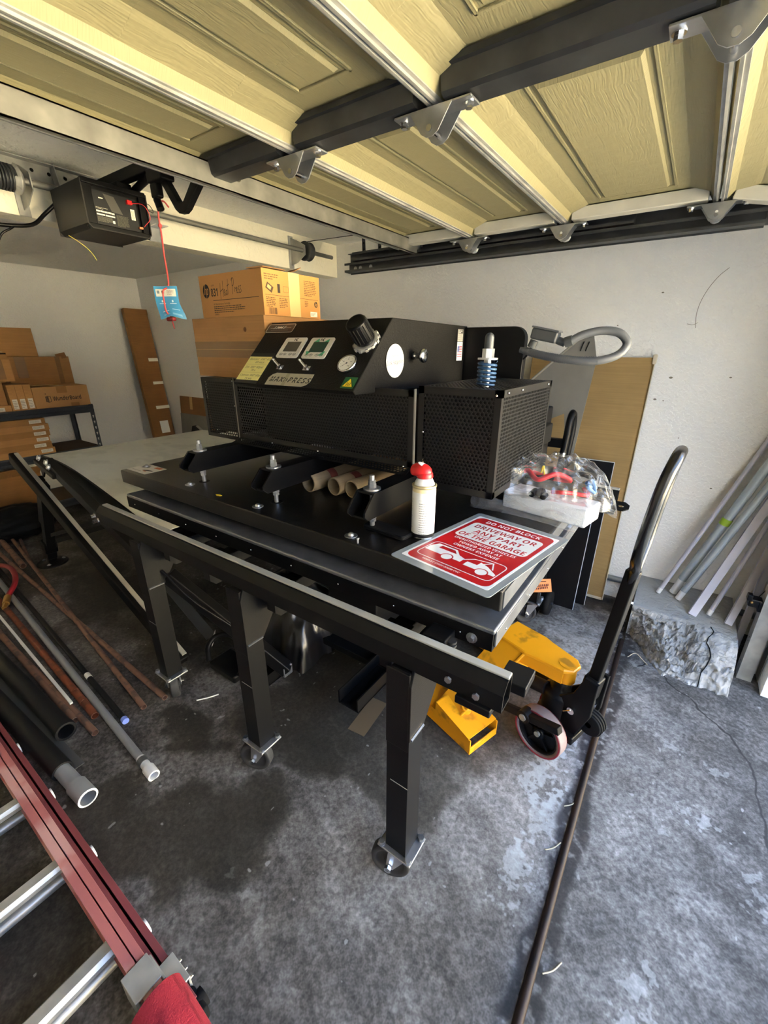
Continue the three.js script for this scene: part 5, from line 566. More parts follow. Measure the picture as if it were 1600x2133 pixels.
// broken concrete block
{ const T = new Thing('concrete_block', 'broken grey concrete block at the foot of the side wall', 'concrete block', [0.2, 0, -2.5]);
  const nx = 110, nz = 90, X0 = -0.015, X1 = 0.435, pos = [], idx = []; const topF = (x, t) => { // t: 0 wall .. 1 front foot
    const u = (x - X0) / (X1 - X0), lim = ss(0.0, 0.55, u), zt = -2.40, zf = -2.42 + 0.26 * ss(0, 0.45, u), y0 = 0.2; let z, y; if (t < 0.5) { z = -2.8 + (zt + 2.8) * (t / 0.5); y = y0; } else { const s = (t - 0.5) / 0.5, k = 0.55 + 0.4 * ss(0.55, 0.8, u); z = zt + (zf - zt) * Math.pow(s, 0.9); y = y0 * (1 - Math.pow(s, 1 + 2.2 * ss(0.5, 0.9, u))); const rough = ss(0.02, 0.15, s) * (1 - 0.75 * ss(0.62, 0.78, u) * (s < 0.75 ? 1 : 0.4)); const n = fbm(x * 34 + 5, z * 34 - y * 40, 4) - 0.5; y += 0.075 * n * rough * (1 - ss(0.85, 1, s)); z += 0.05 * (fbm(x * 40 + 50, y * 46 - z * 30, 3) - 0.5) * rough; } return [x, Math.max(y, 0), z]; };
  for (let i = 0; i <= nx; i++) for (let j = 0; j <= nz; j++) pos.push(...topF(X0 + (X1 - X0) * i / nx, j / nz)); for (let i = 0; i < nx; i++) for (let j = 0; j < nz; j++) { const a = i * (nz + 1) + j, b = a + nz + 1; idx.push(a, a + 1, b, b, a + 1, b + 1); }
  const side = (i) => { const s = pos.length / 3; for (let j = 0; j <= nz; j++) { const q = topF(X0 + (X1 - X0) * i / nx, j / nz); pos.push(...q, q[0], 0, q[2]); } for (let j = 0; j < nz; j++) { const a = s + j * 2; idx.push(a, a + 1, a + 2, a + 2, a + 1, a + 3); } }; side(0); side(nx);
  const g = new THREE.BufferGeometry(); g.setAttribute('position', new THREE.Float32BufferAttribute(pos, 3)); g.setIndex(idx); g.computeVertexNormals(); const cm = mk('blockc', '#a9a9a6', { roughness: 0.95, map: TX.mottle, bumpMap: TX.stucco, bumpScale: 0.003 }); T.p('block', g, cm);
  const cr = []; for (let i = 0; i < 9; i++) { const f = (k) => { const q = topF(0.33 + 0.012 * Math.sin(k * 1.3), 0.5 + 0.5 * k / 9); return [q[0], q[1] + 0.0015, q[2] + 0.0015]; }; cr.push(cyl(f(i), f(i + 1), 0.0022, 5)); } T.p('crack', mg(cr), M.rubber);
}
// bits of debris by the block
[[0.02, -2.2, 'twig'], [0.07, -2.15, 'twig'], [-0.06, -1.2, 'straw'], [-0.075, -1.02, 'straw'], [0.0, -0.72, 'straw']].forEach(([x, z, k], i) => single(k === 'twig' ? 'wire_scrap' : 'straw', ['curled pale wire scrap before the concrete block', 'dark twig before the concrete block', 'brown dry leaf stalk by the floor bar, far end', 'pale straw halfway along the floor bar', 'pale straw at the near end of the floor bar'][i], 'debris', tube(i < 1 ? [[x, 0.003, z], [x + 0.03, 0.02, z - 0.03], [x + 0.07, 0.006, z - 0.01], [x + 0.09, 0.003, z + 0.01]] : [[x, 0.003, z], [x + 0.02, 0.004, z - 0.02], [x + 0.035, 0.003, z - 0.05]], 0.002, 16, 5), i === 1 ? M.rubber : mk('straw' + i, '#b9ad94', { roughness: 0.9 }), [x, 0, z]));

// tubes leaning in the corner (bottom point, a point higher up, radius)
const lean = (p, q, len) => { p = P3(p); const d = P3(q).clone().sub(p).normalize(); return [p, p.clone().addScaledVector(d, len)]; };
{ const G = 'tubes and strips leaning in the corner';
  const tub = (label, p, q, len, r, m, cap) => { const [a, b] = lean(p, q, len), T = new Thing('leaning_tube', label, 'tube', a.toArray(), G); T.p('tube', pipe(a, b, r, r * 0.86), m); if (cap) T.p('end_cap', pipe(a.clone().addScaledVector(b.clone().sub(a).normalize(), -0.002), a.clone().addScaledVector(b.clone().sub(a).normalize(), 0.03), r * 1.06, r * 0.7), M.pvcw); return T; };
  tub('thin white tube leaning nearest the press, end on concrete block', [0.088, 0.205, -2.62], [0.212, 0.6, -2.69], 0.95, 0.011, M.whitem, true);
  const t4 = tub('clear plastic sleeve tube with green tape in the corner', [0.182, 0.3, -2.66], [0.376, 0.973, -2.67], 1.25, 0.023, M.clear); { const [a, b] = lean([0.182, 0.3, -2.66], [0.376, 0.973, -2.67], 1.25), d = b.clone().sub(a).normalize(); t4.p('inner_tube', pipe(a.clone().addScaledVector(d, -0.095), b, 0.0185, 0.016), M.pvcw, { label: 'white tube inside the clear sleeve' }); t4.p('green_tape', pipe(a.clone().addScaledVector(d, 0.37), a.clone().addScaledVector(d, 0.405), 0.0245, 0.023), M.green); }
  tub('clear tube just behind the green taped one', [0.2, 0.26, -2.6], [0.4, 0.89, -2.63], 1.25, 0.019, M.clear).p('inner_tube', pipe(...lean([0.182, 0.207, -2.5975], [0.4, 0.89, -2.63], 1.28), 0.015, 0.012), M.pvcw);
  const strip = (label, p, q, len, w) => { const [a, b] = lean(p, q, len); single('leaning_strip', label, 'strip', bar(a, b, 0.02, w, V(-1, 0.3, 0)), M.whitem, a.toArray(), G); };
  strip('wide flat white strip leaning at the middle of the corner', [0.25, 0.202, -2.47], [0.426, 0.8, -2.66], 1.0, 0.036);
  tub('thin white capped tube right of the wide flat strip', [0.322, 0.203, -2.52], [0.45, 0.7, -2.66], 1.0, 0.011, M.whitem, true);
  strip('pale lilac strip left of the upright track', [0.4, 0.204, -2.47], [0.485, 0.57, -2.65], 0.58, 0.03);
  strip('pale lilac strip closest to the upright track', [0.445, 0.004, -2.44], [0.5, 0.47, -2.64], 0.62, 0.028);
}
// ---------- pallet jack ----------
{ const PJ = new Thing('pallet_jack', 'yellow pallet jack with black handle parked under the press', 'pallet jack', [0, 0, 0]); const R_ = PJ.root; R_.position.set(-0.175, 0, -1.47); R_.rotation.y = -0.314;
  for (const s of [1, -1]) { // forks
    const z0 = s > 0 ? 0.18 : -0.345, z1 = z0 + 0.165;
    const f = PJ.p('fork', mg([bb(-1.15, 0.078, z0, -0.3, 0.085, z1, 0.002), bb(-1.15, 0.015, z0, -0.14, 0.085, z0 + 0.006, 0.002), bb(-1.15, 0.015, z1 - 0.006, -0.14, 0.085, z1, 0.002), bar([-0.33, 0.125, (z0 + z1) / 2], [-0.15, 0.085, (z0 + z1) / 2], 0.165, 0.006, V(0, 1, 0)), bb(-0.335, 0.08, z0, -0.33, 0.128, z1), bb(-0.146, 0.012, z0, -0.14, 0.045, z1, 0.002), extZ([[-0.33, 0.08], [-0.33, 0.127], [-0.15, 0.086], [-0.15, 0.07]], z0, z0 + 0.005), extZ([[-0.33, 0.08], [-0.33, 0.127], [-0.15, 0.086], [-0.15, 0.07]], z1 - 0.005, z1)]), M.yel, { label: 'yellow steel fork' });
    PJ.p('pivot_boss', mg([pipe([-0.245, 0.102, (z0 + z1) / 2], [-0.238, 0.135, (z0 + z1) / 2 + 0.002], 0.023, 0.013, 20)]), M.yel, { to: f });
    PJ.p('load_roller', cyl([-1.05, 0.037, z0 + 0.03], [-1.05, 0.037, z1 - 0.03], 0.036, 18), M.redw, { to: f });
  }
  // yoke: slanted plate up from the forks and a nose over the pump
  const frus = (b, t, y0, y1) => { const q = [[b[0], y0, -b[2]], [b[1], y0, -b[2]], [b[1], y0, b[2]], [b[0], y0, b[2]], [t[0], y1, -t[2]], [t[1], y1, -t[2]], [t[1], y1, t[2]], [t[0], y1, t[2]]], f = [[0, 1, 2, 3], [7, 6, 5, 4], [0, 4, 5, 1], [1, 5, 6, 2], [2, 6, 7, 3], [3, 7, 4, 0]], p = []; for (const [i, j, k, l] of f) p.push(...q[i], ...q[j], ...q[k], ...q[i], ...q[k], ...q[l]); const g = new THREE.BufferGeometry(); g.setAttribute('position', new THREE.Float32BufferAttribute(p, 3)); g.computeVertexNormals(); return g; };
  const yk = PJ.p('yoke', mg([frus([-0.36, -0.24, 0.31], [-0.27, -0.13, 0.068], 0.09, 0.375), extY([[-0.27, -0.068], [-0.27, 0.068], [-0.13, 0.072], [-0.09, 0.062], [0.02, 0.046], [0.045, 0.022], [0.045, -0.022], [0.02, -0.046], [-0.09, -0.062], [-0.13, -0.072]], 0.368, 0.386, 0.004), extY([[-0.15, -0.072], [0.02, -0.048], [0.02, -0.042], [-0.15, -0.065]], 0.32, 0.372), extY([[-0.15, 0.072], [0.02, 0.048], [0.02, 0.042], [-0.15, 0.065]], 0.32, 0.372), cyl([0.012, 0.312, 0], [0.012, 0.388, 0], 0.034, 20)]), M.yel, { label: 'yellow fork yoke' });
  for (const s of [-1, 1]) PJ.p('edge_weld', mg([bar([-0.24, 0.1, s * 0.3], [-0.133, 0.37, s * 0.072], 0.012, 0.012, V(1, 0, 0), 0.004)]), M.yel, { to: yk });
  { const wm = canvas(128, 96, (x) => { x.fillStyle = '#d8d9dc'; x.fillRect(0, 0, 128, 96); x.fillStyle = '#26282c'; x.beginPath(); x.moveTo(64, 14); x.lineTo(104, 78); x.lineTo(30, 78); x.fill(); x.fillStyle = '#8a8d92'; x.fillRect(8, 70, 30, 6); }); PJ.p('warning_sticker', place(decal(0.07, 0.05, 0.01, 0.001), [-0.265, 0.222, 0.2], [1, 0.0, 0.0], [0.0, 0.763, -0.647]), wm, { to: yk, uv: true, label: 'white triangle sticker' }); }
  // pump and steering
  const pu = PJ.p('pump', mg([lathe([[0, 0.1], [0.075, 0.1], [0.075, 0.14], [0.062, 0.155], [0.063, 0.24], [0.055, 0.262], [0.04, 0.26], [0.04, 0.275], [0.03, 0.28], [0.03, 0.32], [0, 0.32]], [0, 0, 0], [0, 1, 0], 26), bb(-0.07, 0.1, -0.07, 0.11, 0.135, 0.07, 0.006)]), M.blk, { label: 'black hydraulic pump' });
  PJ.p('hydraulic_ram', mg([cyl([-0.16, 0.22, 0.03], [-0.04, 0.245, 0.03], 0.028, 16), cyl([-0.2, 0.2, 0.03], [-0.16, 0.22, 0.03], 0.02, 14)]), M.pipeb, { to: pu });
  for (const z of [0.1, -0.065]) { const w = PJ.p('steer_wheel', lathe([[0.083, -0.022], [0.098, -0.024], [0.1, -0.018], [0.1, 0.018], [0.098, 0.024], [0.083, 0.022], [0.083, -0.022]], [0, 0.1, z], [0, 0, 1], 36), mk('tyre' + (z > 0 ? 1 : 2), '#857778', { roughness: 0.6, map: TX.mottle }), { label: 'dusty red rimmed steering wheel' }); for (const o of [0.024, -0.025]) PJ.p('red_rim', lathe([[0.092, 0], [0.0985, 0], [0.0985, 0.001], [0.092, 0.001], [0.092, 0]], [0, 0.1, z + o], [0, 0, 1], 36), M.redw, { to: w }); const sp = [lathe([[0.01, -0.016], [0.026, -0.018], [0.026, 0.018], [0.01, 0.016]], [0, 0.1, z], [0, 0, 1], 20), lathe([[0.074, -0.02], [0.0832, -0.021], [0.0832, 0.021], [0.074, 0.02], [0.074, -0.02]], [0, 0.1, z], [0, 0, 1], 32), cyl([0, 0.1, z - 0.004], [0, 0.1, z + 0.004], 0.076, 30)]; for (let i = 0; i < 5; i++) { const a = i * 1.2566 + 0.4; sp.push(bar([0.02 * Math.cos(a), 0.1 + 0.02 * Math.sin(a), z], [0.076 * Math.cos(a), 0.1 + 0.076 * Math.sin(a), z], 0.03, 0.008, V(0, 0, 1).cross(V(Math.cos(a), Math.sin(a), 0)))); } PJ.p('hub', mg(sp), M.blk, { to: w }); PJ.p('axle_cap', cyl([0, 0.1, z], [0, 0.1, z + 0.026], 0.011, 16), M.galv, { to: w }); }
  for (const z of [0.135, -0.1]) { const a = PJ.p('steering_link', mg([bar([0.09, 0.205, z], [-0.06, 0.16, z], 0.03, 0.03, V(0, 1, 0), 0.004), bar([-0.05, 0.163, z], [-0.34, 0.125, z + (z > 0 ? 0.06 : -0.06)], 0.018, 0.036, V(0, 1, 0), 0.004), cyl([-0.05, 0.165, z - 0.02], [-0.05, 0.165, z + 0.022], 0.026, 18)]), M.blkd, { label: 'black steering link arm' }); PJ.p('pin', cyl([-0.05, 0.165, z], [-0.05, 0.165, z + 0.026], 0.014, 14), M.galv, { to: a }); }
  const hb = PJ.p('handle_bracket', mg([extZ([[0.02, 0.12], [0.02, 0.26], [0.07, 0.31], [0.1, 0.4], [0.145, 0.4], [0.14, 0.25], [0.1, 0.13]], 0.03, 0.045, 0.002), extZ([[0.02, 0.12], [0.02, 0.26], [0.07, 0.31], [0.1, 0.4], [0.145, 0.4], [0.14, 0.25], [0.1, 0.13]], -0.045, -0.03, 0.002), bb(0.02, 0.12, -0.04, 0.1, 0.16, 0.04, 0.004)]), M.blk, { label: 'black handle yoke' });
  PJ.p('pivot_pin', cyl([0.075, 0.235, -0.05], [0.075, 0.235, 0.053], 0.014, 16), M.chrome, { to: hb }); PJ.p('split_pin', cyl([0.05, 0.215, 0.052], [0.075, 0.24, 0.054], 0.003, 6), M.chrome, { to: hb }); PJ.p('pump_roller', mg([lathe([[0.012, -0.025], [0.042, -0.025], [0.045, -0.02], [0.045, 0.02], [0.042, 0.025], [0.012, 0.025]], [0.135, 0.2, 0], [0, 0, 1], 24), ...[-0.014, 0.0, 0.014].map((z) => lathe([[0.04, z - 0.003], [0.0485, z - 0.003], [0.0485, z + 0.003], [0.04, z + 0.003]], [0.135, 0.2, 0], [0, 0, 1], 24))]), M.rubber, { to: hb }); PJ.p('plunger', cyl([0.11, 0.23, 0], [0.12, 0.29, 0], 0.02, 16), M.chrome, { to: hb });
  // handle: flat bar then a grip loop seen from its side
  const ha = PJ.p('handle', mg([bar([0.11, 0.34, 0], [0.155, 0.85, 0], 0.036, 0.04, V(1, 0, 0), 0.005), bar([0.104, 0.3, 0], [0.114, 0.4, 0], 0.06, 0.055, V(1, 0, 0), 0.008)]), M.blk, { label: 'black steel handle shaft' });
  PJ.p('grip_loop', tube([[0.153, 0.8, 0], [0.158, 0.86, 0.02], [0.163, 0.93, 0.085], [0.173, 1.06, 0.1], [0.185, 1.17, 0.095], [0.195, 1.225, 0.06], [0.197, 1.235, 0], [0.195, 1.225, -0.06], [0.185, 1.17, -0.095], [0.173, 1.06, -0.1], [0.163, 0.93, -0.085], [0.158, 0.86, -0.02], [0.153, 0.8, 0]].map(([a, b, c]) => [a + 0.24 * c, b, c * 0.97]), 0.016, 120, 12), mk('gloss', '#151516', { roughness: 0.22 }), { to: ha, label: 'glossy black grip loop' }); PJ.p('release_lever', mg([bar([0.147, 1.12, -0.057], [0.183, 1.12, 0.057], 0.012, 0.01), cyl([0.16, 0.85, 0], [0.165, 1.12, 0], 0.006, 8)]), M.blk, { to: ha });
}

// ---------- pipes on the floor ----------
{ const G = 'loose pipes on the floor'; let first = true;
  const P_ = (label, p, q, r, m, extra) => { const T = new Thing('floor_pipe', label, 'pipe', [p[0], 0, p[2]], G); T.p('pipe', pipe(p, q, r, r * 0.82, 16), m); if (extra) extra(T, P3(p), P3(q).clone().sub(P3(p)).normalize()); return T; };
  P_('long rusty pipe ending nearest the left caster', [-1.671, 0.013, -0.662], [-5.1, 0.013, -0.74], 0.013, M.rustm);
  P_('long rusty pipe crossing just in front of the nearest-caster pipe', [-1.694, 0.0135, -0.578], [-5.0, 0.036, -0.93], 0.0125, M.rustm);
  P_('short rusty pipe with pale cut end near the round foot', [-3.74, 0.012, -0.8], [-5.1, 0.014, -1.05], 0.011, M.rustm);
  P_('thicker rusty pipe with flared end near the round foot', [-3.7, 0.021, -0.745], [-5.1, 0.021, -0.86], 0.02, M.rustm);
  P_('thin dark rod with small open end beside the red hose', [-3.3, 0.008, -0.6], [-4.9, 0.008, -0.66], 0.007, M.pipeb);
  P_('black printed pipe with a blue end cap', [-1.685, 0.0125, -0.495], [-4.4, 0.0125, -0.67], 0.012, M.pipeb, (T, p, d) => { T.p('blue_cap', cyl(p.clone().addScaledVector(d, -0.004), p.clone().addScaledVector(d, 0.018), 0.0135, 18), mk('cap', '#6d83d6', { roughness: 0.4 }), { label: 'blue plastic end cap' }); T.p('white_label', pipe(p.clone().addScaledVector(d, 0.4), p.clone().addScaledVector(d, 0.44), 0.0128, 0.012), M.paper); });
  P_('long grey plastic pipe with a white coupling end', [-1.42, 0.0165, -0.437], [-4.6, 0.0165, -0.64], 0.015, M.pvc, (T, p, d) => { T.p('coupling', pipe(p.clone().addScaledVector(d, -0.085), p.clone().addScaledVector(d, -0.035), 0.0215, 0.016), M.pvcw); T.p('spigot', pipe(p.clone().addScaledVector(d, -0.04), p.clone().addScaledVector(d, 0.03), 0.0165, 0.013), M.pvcw); T.p('wrap', pipe(p.clone().addScaledVector(d, -0.008), p.clone().addScaledVector(d, 0.02), 0.019, 0.015), M.greyp); });
  P_('bright orange rust pipe beside the white rod', [-1.816, 0.016, -0.432], [-4.4, 0.016, -0.545], 0.0155, M.rusto, (T, p, d) => { for (const k of [0.12, 0.22]) T.p('joint_ring', pipe(p.clone().addScaledVector(d, k), p.clone().addScaledVector(d, k + 0.012), 0.0172, 0.015), M.rusto); });
  P_('dark brown pipe between the orange and thick black ones', [-1.722, 0.014, -0.393], [-4.2, 0.014, -0.375], 0.0135, M.rustm);
  P_('second dark brown pipe under the white rod', [-1.86, 0.0145, -0.372], [-4.2, 0.0145, -0.41], 0.014, M.rustm);
  single('white_rod', 'thin white plastic rod lying on the rusty pipes', 'rod', bar([-1.954, 0.034, -0.398], [-4.2, 0.038, -0.475], 0.012, 0.008), M.pvcw, [-1.954, 0.03, -0.398], G);
  P_('thick black pipe with collared open end', [-1.8, 0.0375, -0.322], [-4.0, 0.0375, -0.27], 0.036, M.pipeb, (T, p, d) => T.p('collar', pipe(p.clone().addScaledVector(d, -0.002), p.clone().addScaledVector(d, 0.03), 0.0395, 0.033), M.pipeb));
  single('metal_strip', 'flat grey metal angle strip between the two black pipes', 'strip', mg([bar([-1.62, 0.003, -0.285], [-3.6, 0.003, -0.215], 0.05, 0.003), bar([-1.66, 0.022, -0.262], [-3.6, 0.022, -0.192], 0.003, 0.04)]), M.greyp, [-1.62, 0, -0.285], G);
  P_('black foam covered pipe with grey end sticking out', [-1.61, 0.0365, -0.242], [-3.6, 0.0365, -0.15], 0.036, M.pipeb, (T, p, d) => { T.p('inner_pipe', pipe(p.clone().addScaledVector(d, -0.13), p.clone().addScaledVector(d, 0.3), 0.027, 0.023), M.pvc); T.p('coupling', pipe(p.clone().addScaledVector(d, -0.185), p.clone().addScaledVector(d, -0.1), 0.0325, 0.026), M.pvc); T.p('white_rim', pipe(p.clone().addScaledVector(d, -0.187), p.clone().addScaledVector(d, -0.184), 0.0325, 0.026), M.pvcw); });
  const h = new Thing('red_hose', 'red rubber hose with brass end on the pipes', 'hose', [-3.2, 0.03, -0.58]); h.p('hose', tube([[-3.22, 0.05, -0.53], [-3.3, 0.09, -0.6], [-3.5, 0.11, -0.64], [-3.75, 0.08, -0.6], [-4.1, 0.05, -0.45]], 0.0155, 50, 12), mk('hosered', '#7d1420', { roughness: 0.5 })); h.p('brass_fitting', mg([cyl([-3.22, 0.05, -0.53], [-3.16, 0.035, -0.5], 0.019, 12), cyl([-3.16, 0.035, -0.5], [-3.12, 0.03, -0.48], 0.014, 6)]), M.brass);
}
// ---------- ladder ----------
{ const LD = new Thing('extension_ladder', 'red fibreglass extension ladder lying on the floor', 'ladder', [-1.6, 0, 0.03]);
  const chan = (z0, z1, y0, y1, x0, x1) => mg([bb(x0, y0, z0, x1, y0 + 0.004, z1), bb(x0, y1 - 0.005, z0, x1, y1, z1, 0.001), bb(x0, y0, (z0 + z1) / 2 - 0.003, x1, y1, (z0 + z1) / 2 + 0.003)]);
  LD.p('base_rail', chan(-0.18, -0.142, 0.002, 0.07, -3.6, -0.66), M.frpd, { label: 'faded dark red base rail' }); LD.p('base_rail', chan(0.25, 0.304, 0.002, 0.085, -3.6, -0.66), M.frpd);
  LD.p('fly_rail', chan(-0.142, -0.1, 0.05, 0.125, -3.6, -0.72), M.frp, { label: 'pink worn fly rail' }); LD.p('fly_rail', chan(0.19, 0.242, 0.05, 0.125, -3.6, -0.72), M.frp);
  const rung = (x) => { const s = []; for (let i = 0; i < 20; i++) { const a = i / 20 * 6.2832, r = 0.0195 + (i % 2 ? 0.0006 : -0.0006); s.push([x + r * Math.cos(a) * 1.15, 0.088 + Math.min(0.0165, r * Math.sin(a))]); } return extZ(s, -0.12, 0.22); };
  for (let i = 0; i < 9; i++) { const x = -0.905 - 0.318 * i; LD.p('rung', rung(x), M.alum, { label: 'ribbed aluminium rung' }); LD.p('rung', cyl([x, 0.036, -0.16], [x, 0.036, 0.28], 0.016, 14), M.alum); LD.p('rung_end', mg([cyl([x, 0.04, -0.182], [x, 0.04, -0.16], 0.017, 16), cyl([x, 0.04, -0.187], [x, 0.04, -0.18], 0.02, 16)]), M.pvcw, { label: 'pale rung end plug' }); }
  LD.p('guide_bracket', mg([bb(-0.8, 0.125, -0.146, -0.73, 0.131, -0.085, 0.002), bb(-0.8, 0.05, -0.092, -0.73, 0.13, -0.085, 0.002), bb(-0.78, 0.07, -0.19, -0.7, 0.076, -0.142, 0.002), bb(-0.78, 0.02, -0.19, -0.7, 0.074, -0.184, 0.002), bb(-0.79, 0.07, -0.15, -0.72, 0.13, -0.144, 0.002)]), M.alum, { label: 'cast aluminium guide bracket' });
  for (let i = 0; i < 3; i++) LD.p('rivet', cyl([-0.76 + i * 0.025, 0.05, -0.198], [-0.76 + i * 0.025, 0.05, -0.189], 0.004, 8), M.chrome);
  LD.p('foot', mg([bb(-0.7, 0.002, -0.19, -0.63, 0.05, -0.14, 0.008), cyl([-0.665, 0.03, -0.198], [-0.665, 0.03, -0.135], 0.022, 14)]), M.rubber, { label: 'black rubber ladder foot' });
  const N = 26, g = new THREE.PlaneGeometry(1, 1, N, N), p = g.attributes.position; for (let i = 0; i < p.count; i++) { const u = p.getX(i) + 0.5, v = p.getY(i) + 0.5, a = (v - 0.5) * 3.4; p.setXYZ(i, -0.71 + 0.3 * u, 0.09 + 0.05 * Math.cos(a) - 0.07 * u * u + 0.006 * (fbm(u * 8, v * 8, 2) - 0.5) + 0.01, -0.115 + 0.06 * Math.sin(a) + 0.01 * u); } g.computeVertexNormals(); const back = g.clone(); back.scale(1, 1, 1).translate(0, -0.003, 0);
  const cm = M.cloth; cm.side = THREE.DoubleSide; single('red_cloth', 'red cloth draped over the near end of the ladder', 'cloth', mg([g, back]), cm, [-0.6, 0.05, -0.13]);
}
// ---------- under the press ----------
{ const N = 40, g = new THREE.PlaneGeometry(1, 1, N, N), p = g.attributes.position; for (let i = 0; i < p.count; i++) { const u = p.getX(i) * 2, v = p.getY(i) * 2, e = Math.max(0, 1 - u * u) * Math.max(0, 1 - v * v), n = fbm(u * 3 + 9, v * 3, 3) - 0.5; p.setXYZ(i, -1.42 + 0.2 * u + 0.04 * n, 0.07 + 0.3 * Math.pow(e, 0.45) + 0.09 * n * Math.sqrt(e), -1.3 + 0.22 * v + 0.05 * n); } g.computeVertexNormals(); M.bag.side = THREE.DoubleSide; single('plastic_sack', 'glossy black plastic sack under the press', 'sack', g, M.bag, [-1.42, 0.07, -1.3]); }
{ const T = new Thing('foot_pedal', 'black foot pedal with guard loop on the floor under rail', 'pedal', [-1.6, 0, -0.96]); T.p('pedal', box(0.2, 0.045, 0.13, -1.58, 0.03, -0.96, 0.012), M.blk); T.p('guard_loop', tube([[-1.68, 0.05, -0.9], [-1.72, 0.1, -0.93], [-1.72, 0.13, -0.98], [-1.66, 0.13, -1.03], [-1.5, 0.08, -1.0], [-1.48, 0.04, -0.92]], 0.014, 40, 10), M.blk); }
single('paper_scrap', 'tiny white paper strip on the floor by the left caster', 'paper', tube([[-1.55, 0.003, -0.74], [-1.52, 0.004, -0.78], [-1.5, 0.003, -0.82]], 0.003, 12, 5), M.white, [-1.52, 0, -0.78]);
single('tape_patch', 'brown flat strip of tape stuck on the floor below the rail', 'tape', rotY(bb(-0.9, 0.0005, -1.22, -0.82, 0.0015, -1.02), 0.1, -0.86, -1.12), mk('ftape', '#5a4c38', { roughness: 0.6 }), [-0.86, 0, -1.12]);
{ const N = 30, g = new THREE.SphereGeometry(1, 30, 20), p = g.attributes.position; for (let i = 0; i < p.count; i++) { const x = p.getX(i), y = p.getY(i), z = p.getZ(i), n = fbm(x * 3 + 5, y * 5 + z * 2, 3) - 0.5; p.setXYZ(i, -4.42 + 0.2 * x * (1 + 0.5 * n), 0.125 + Math.max(-0.123, 0.14 * y * (1 + 0.5 * n)), -0.95 + 0.26 * z * (1 + 0.4 * n)); } g.computeVertexNormals(); single('duffel_bag', 'black fabric bag on the floor before the shelf unit', 'bag', g, M.bagm, [-4.42, 0, -0.95]); }

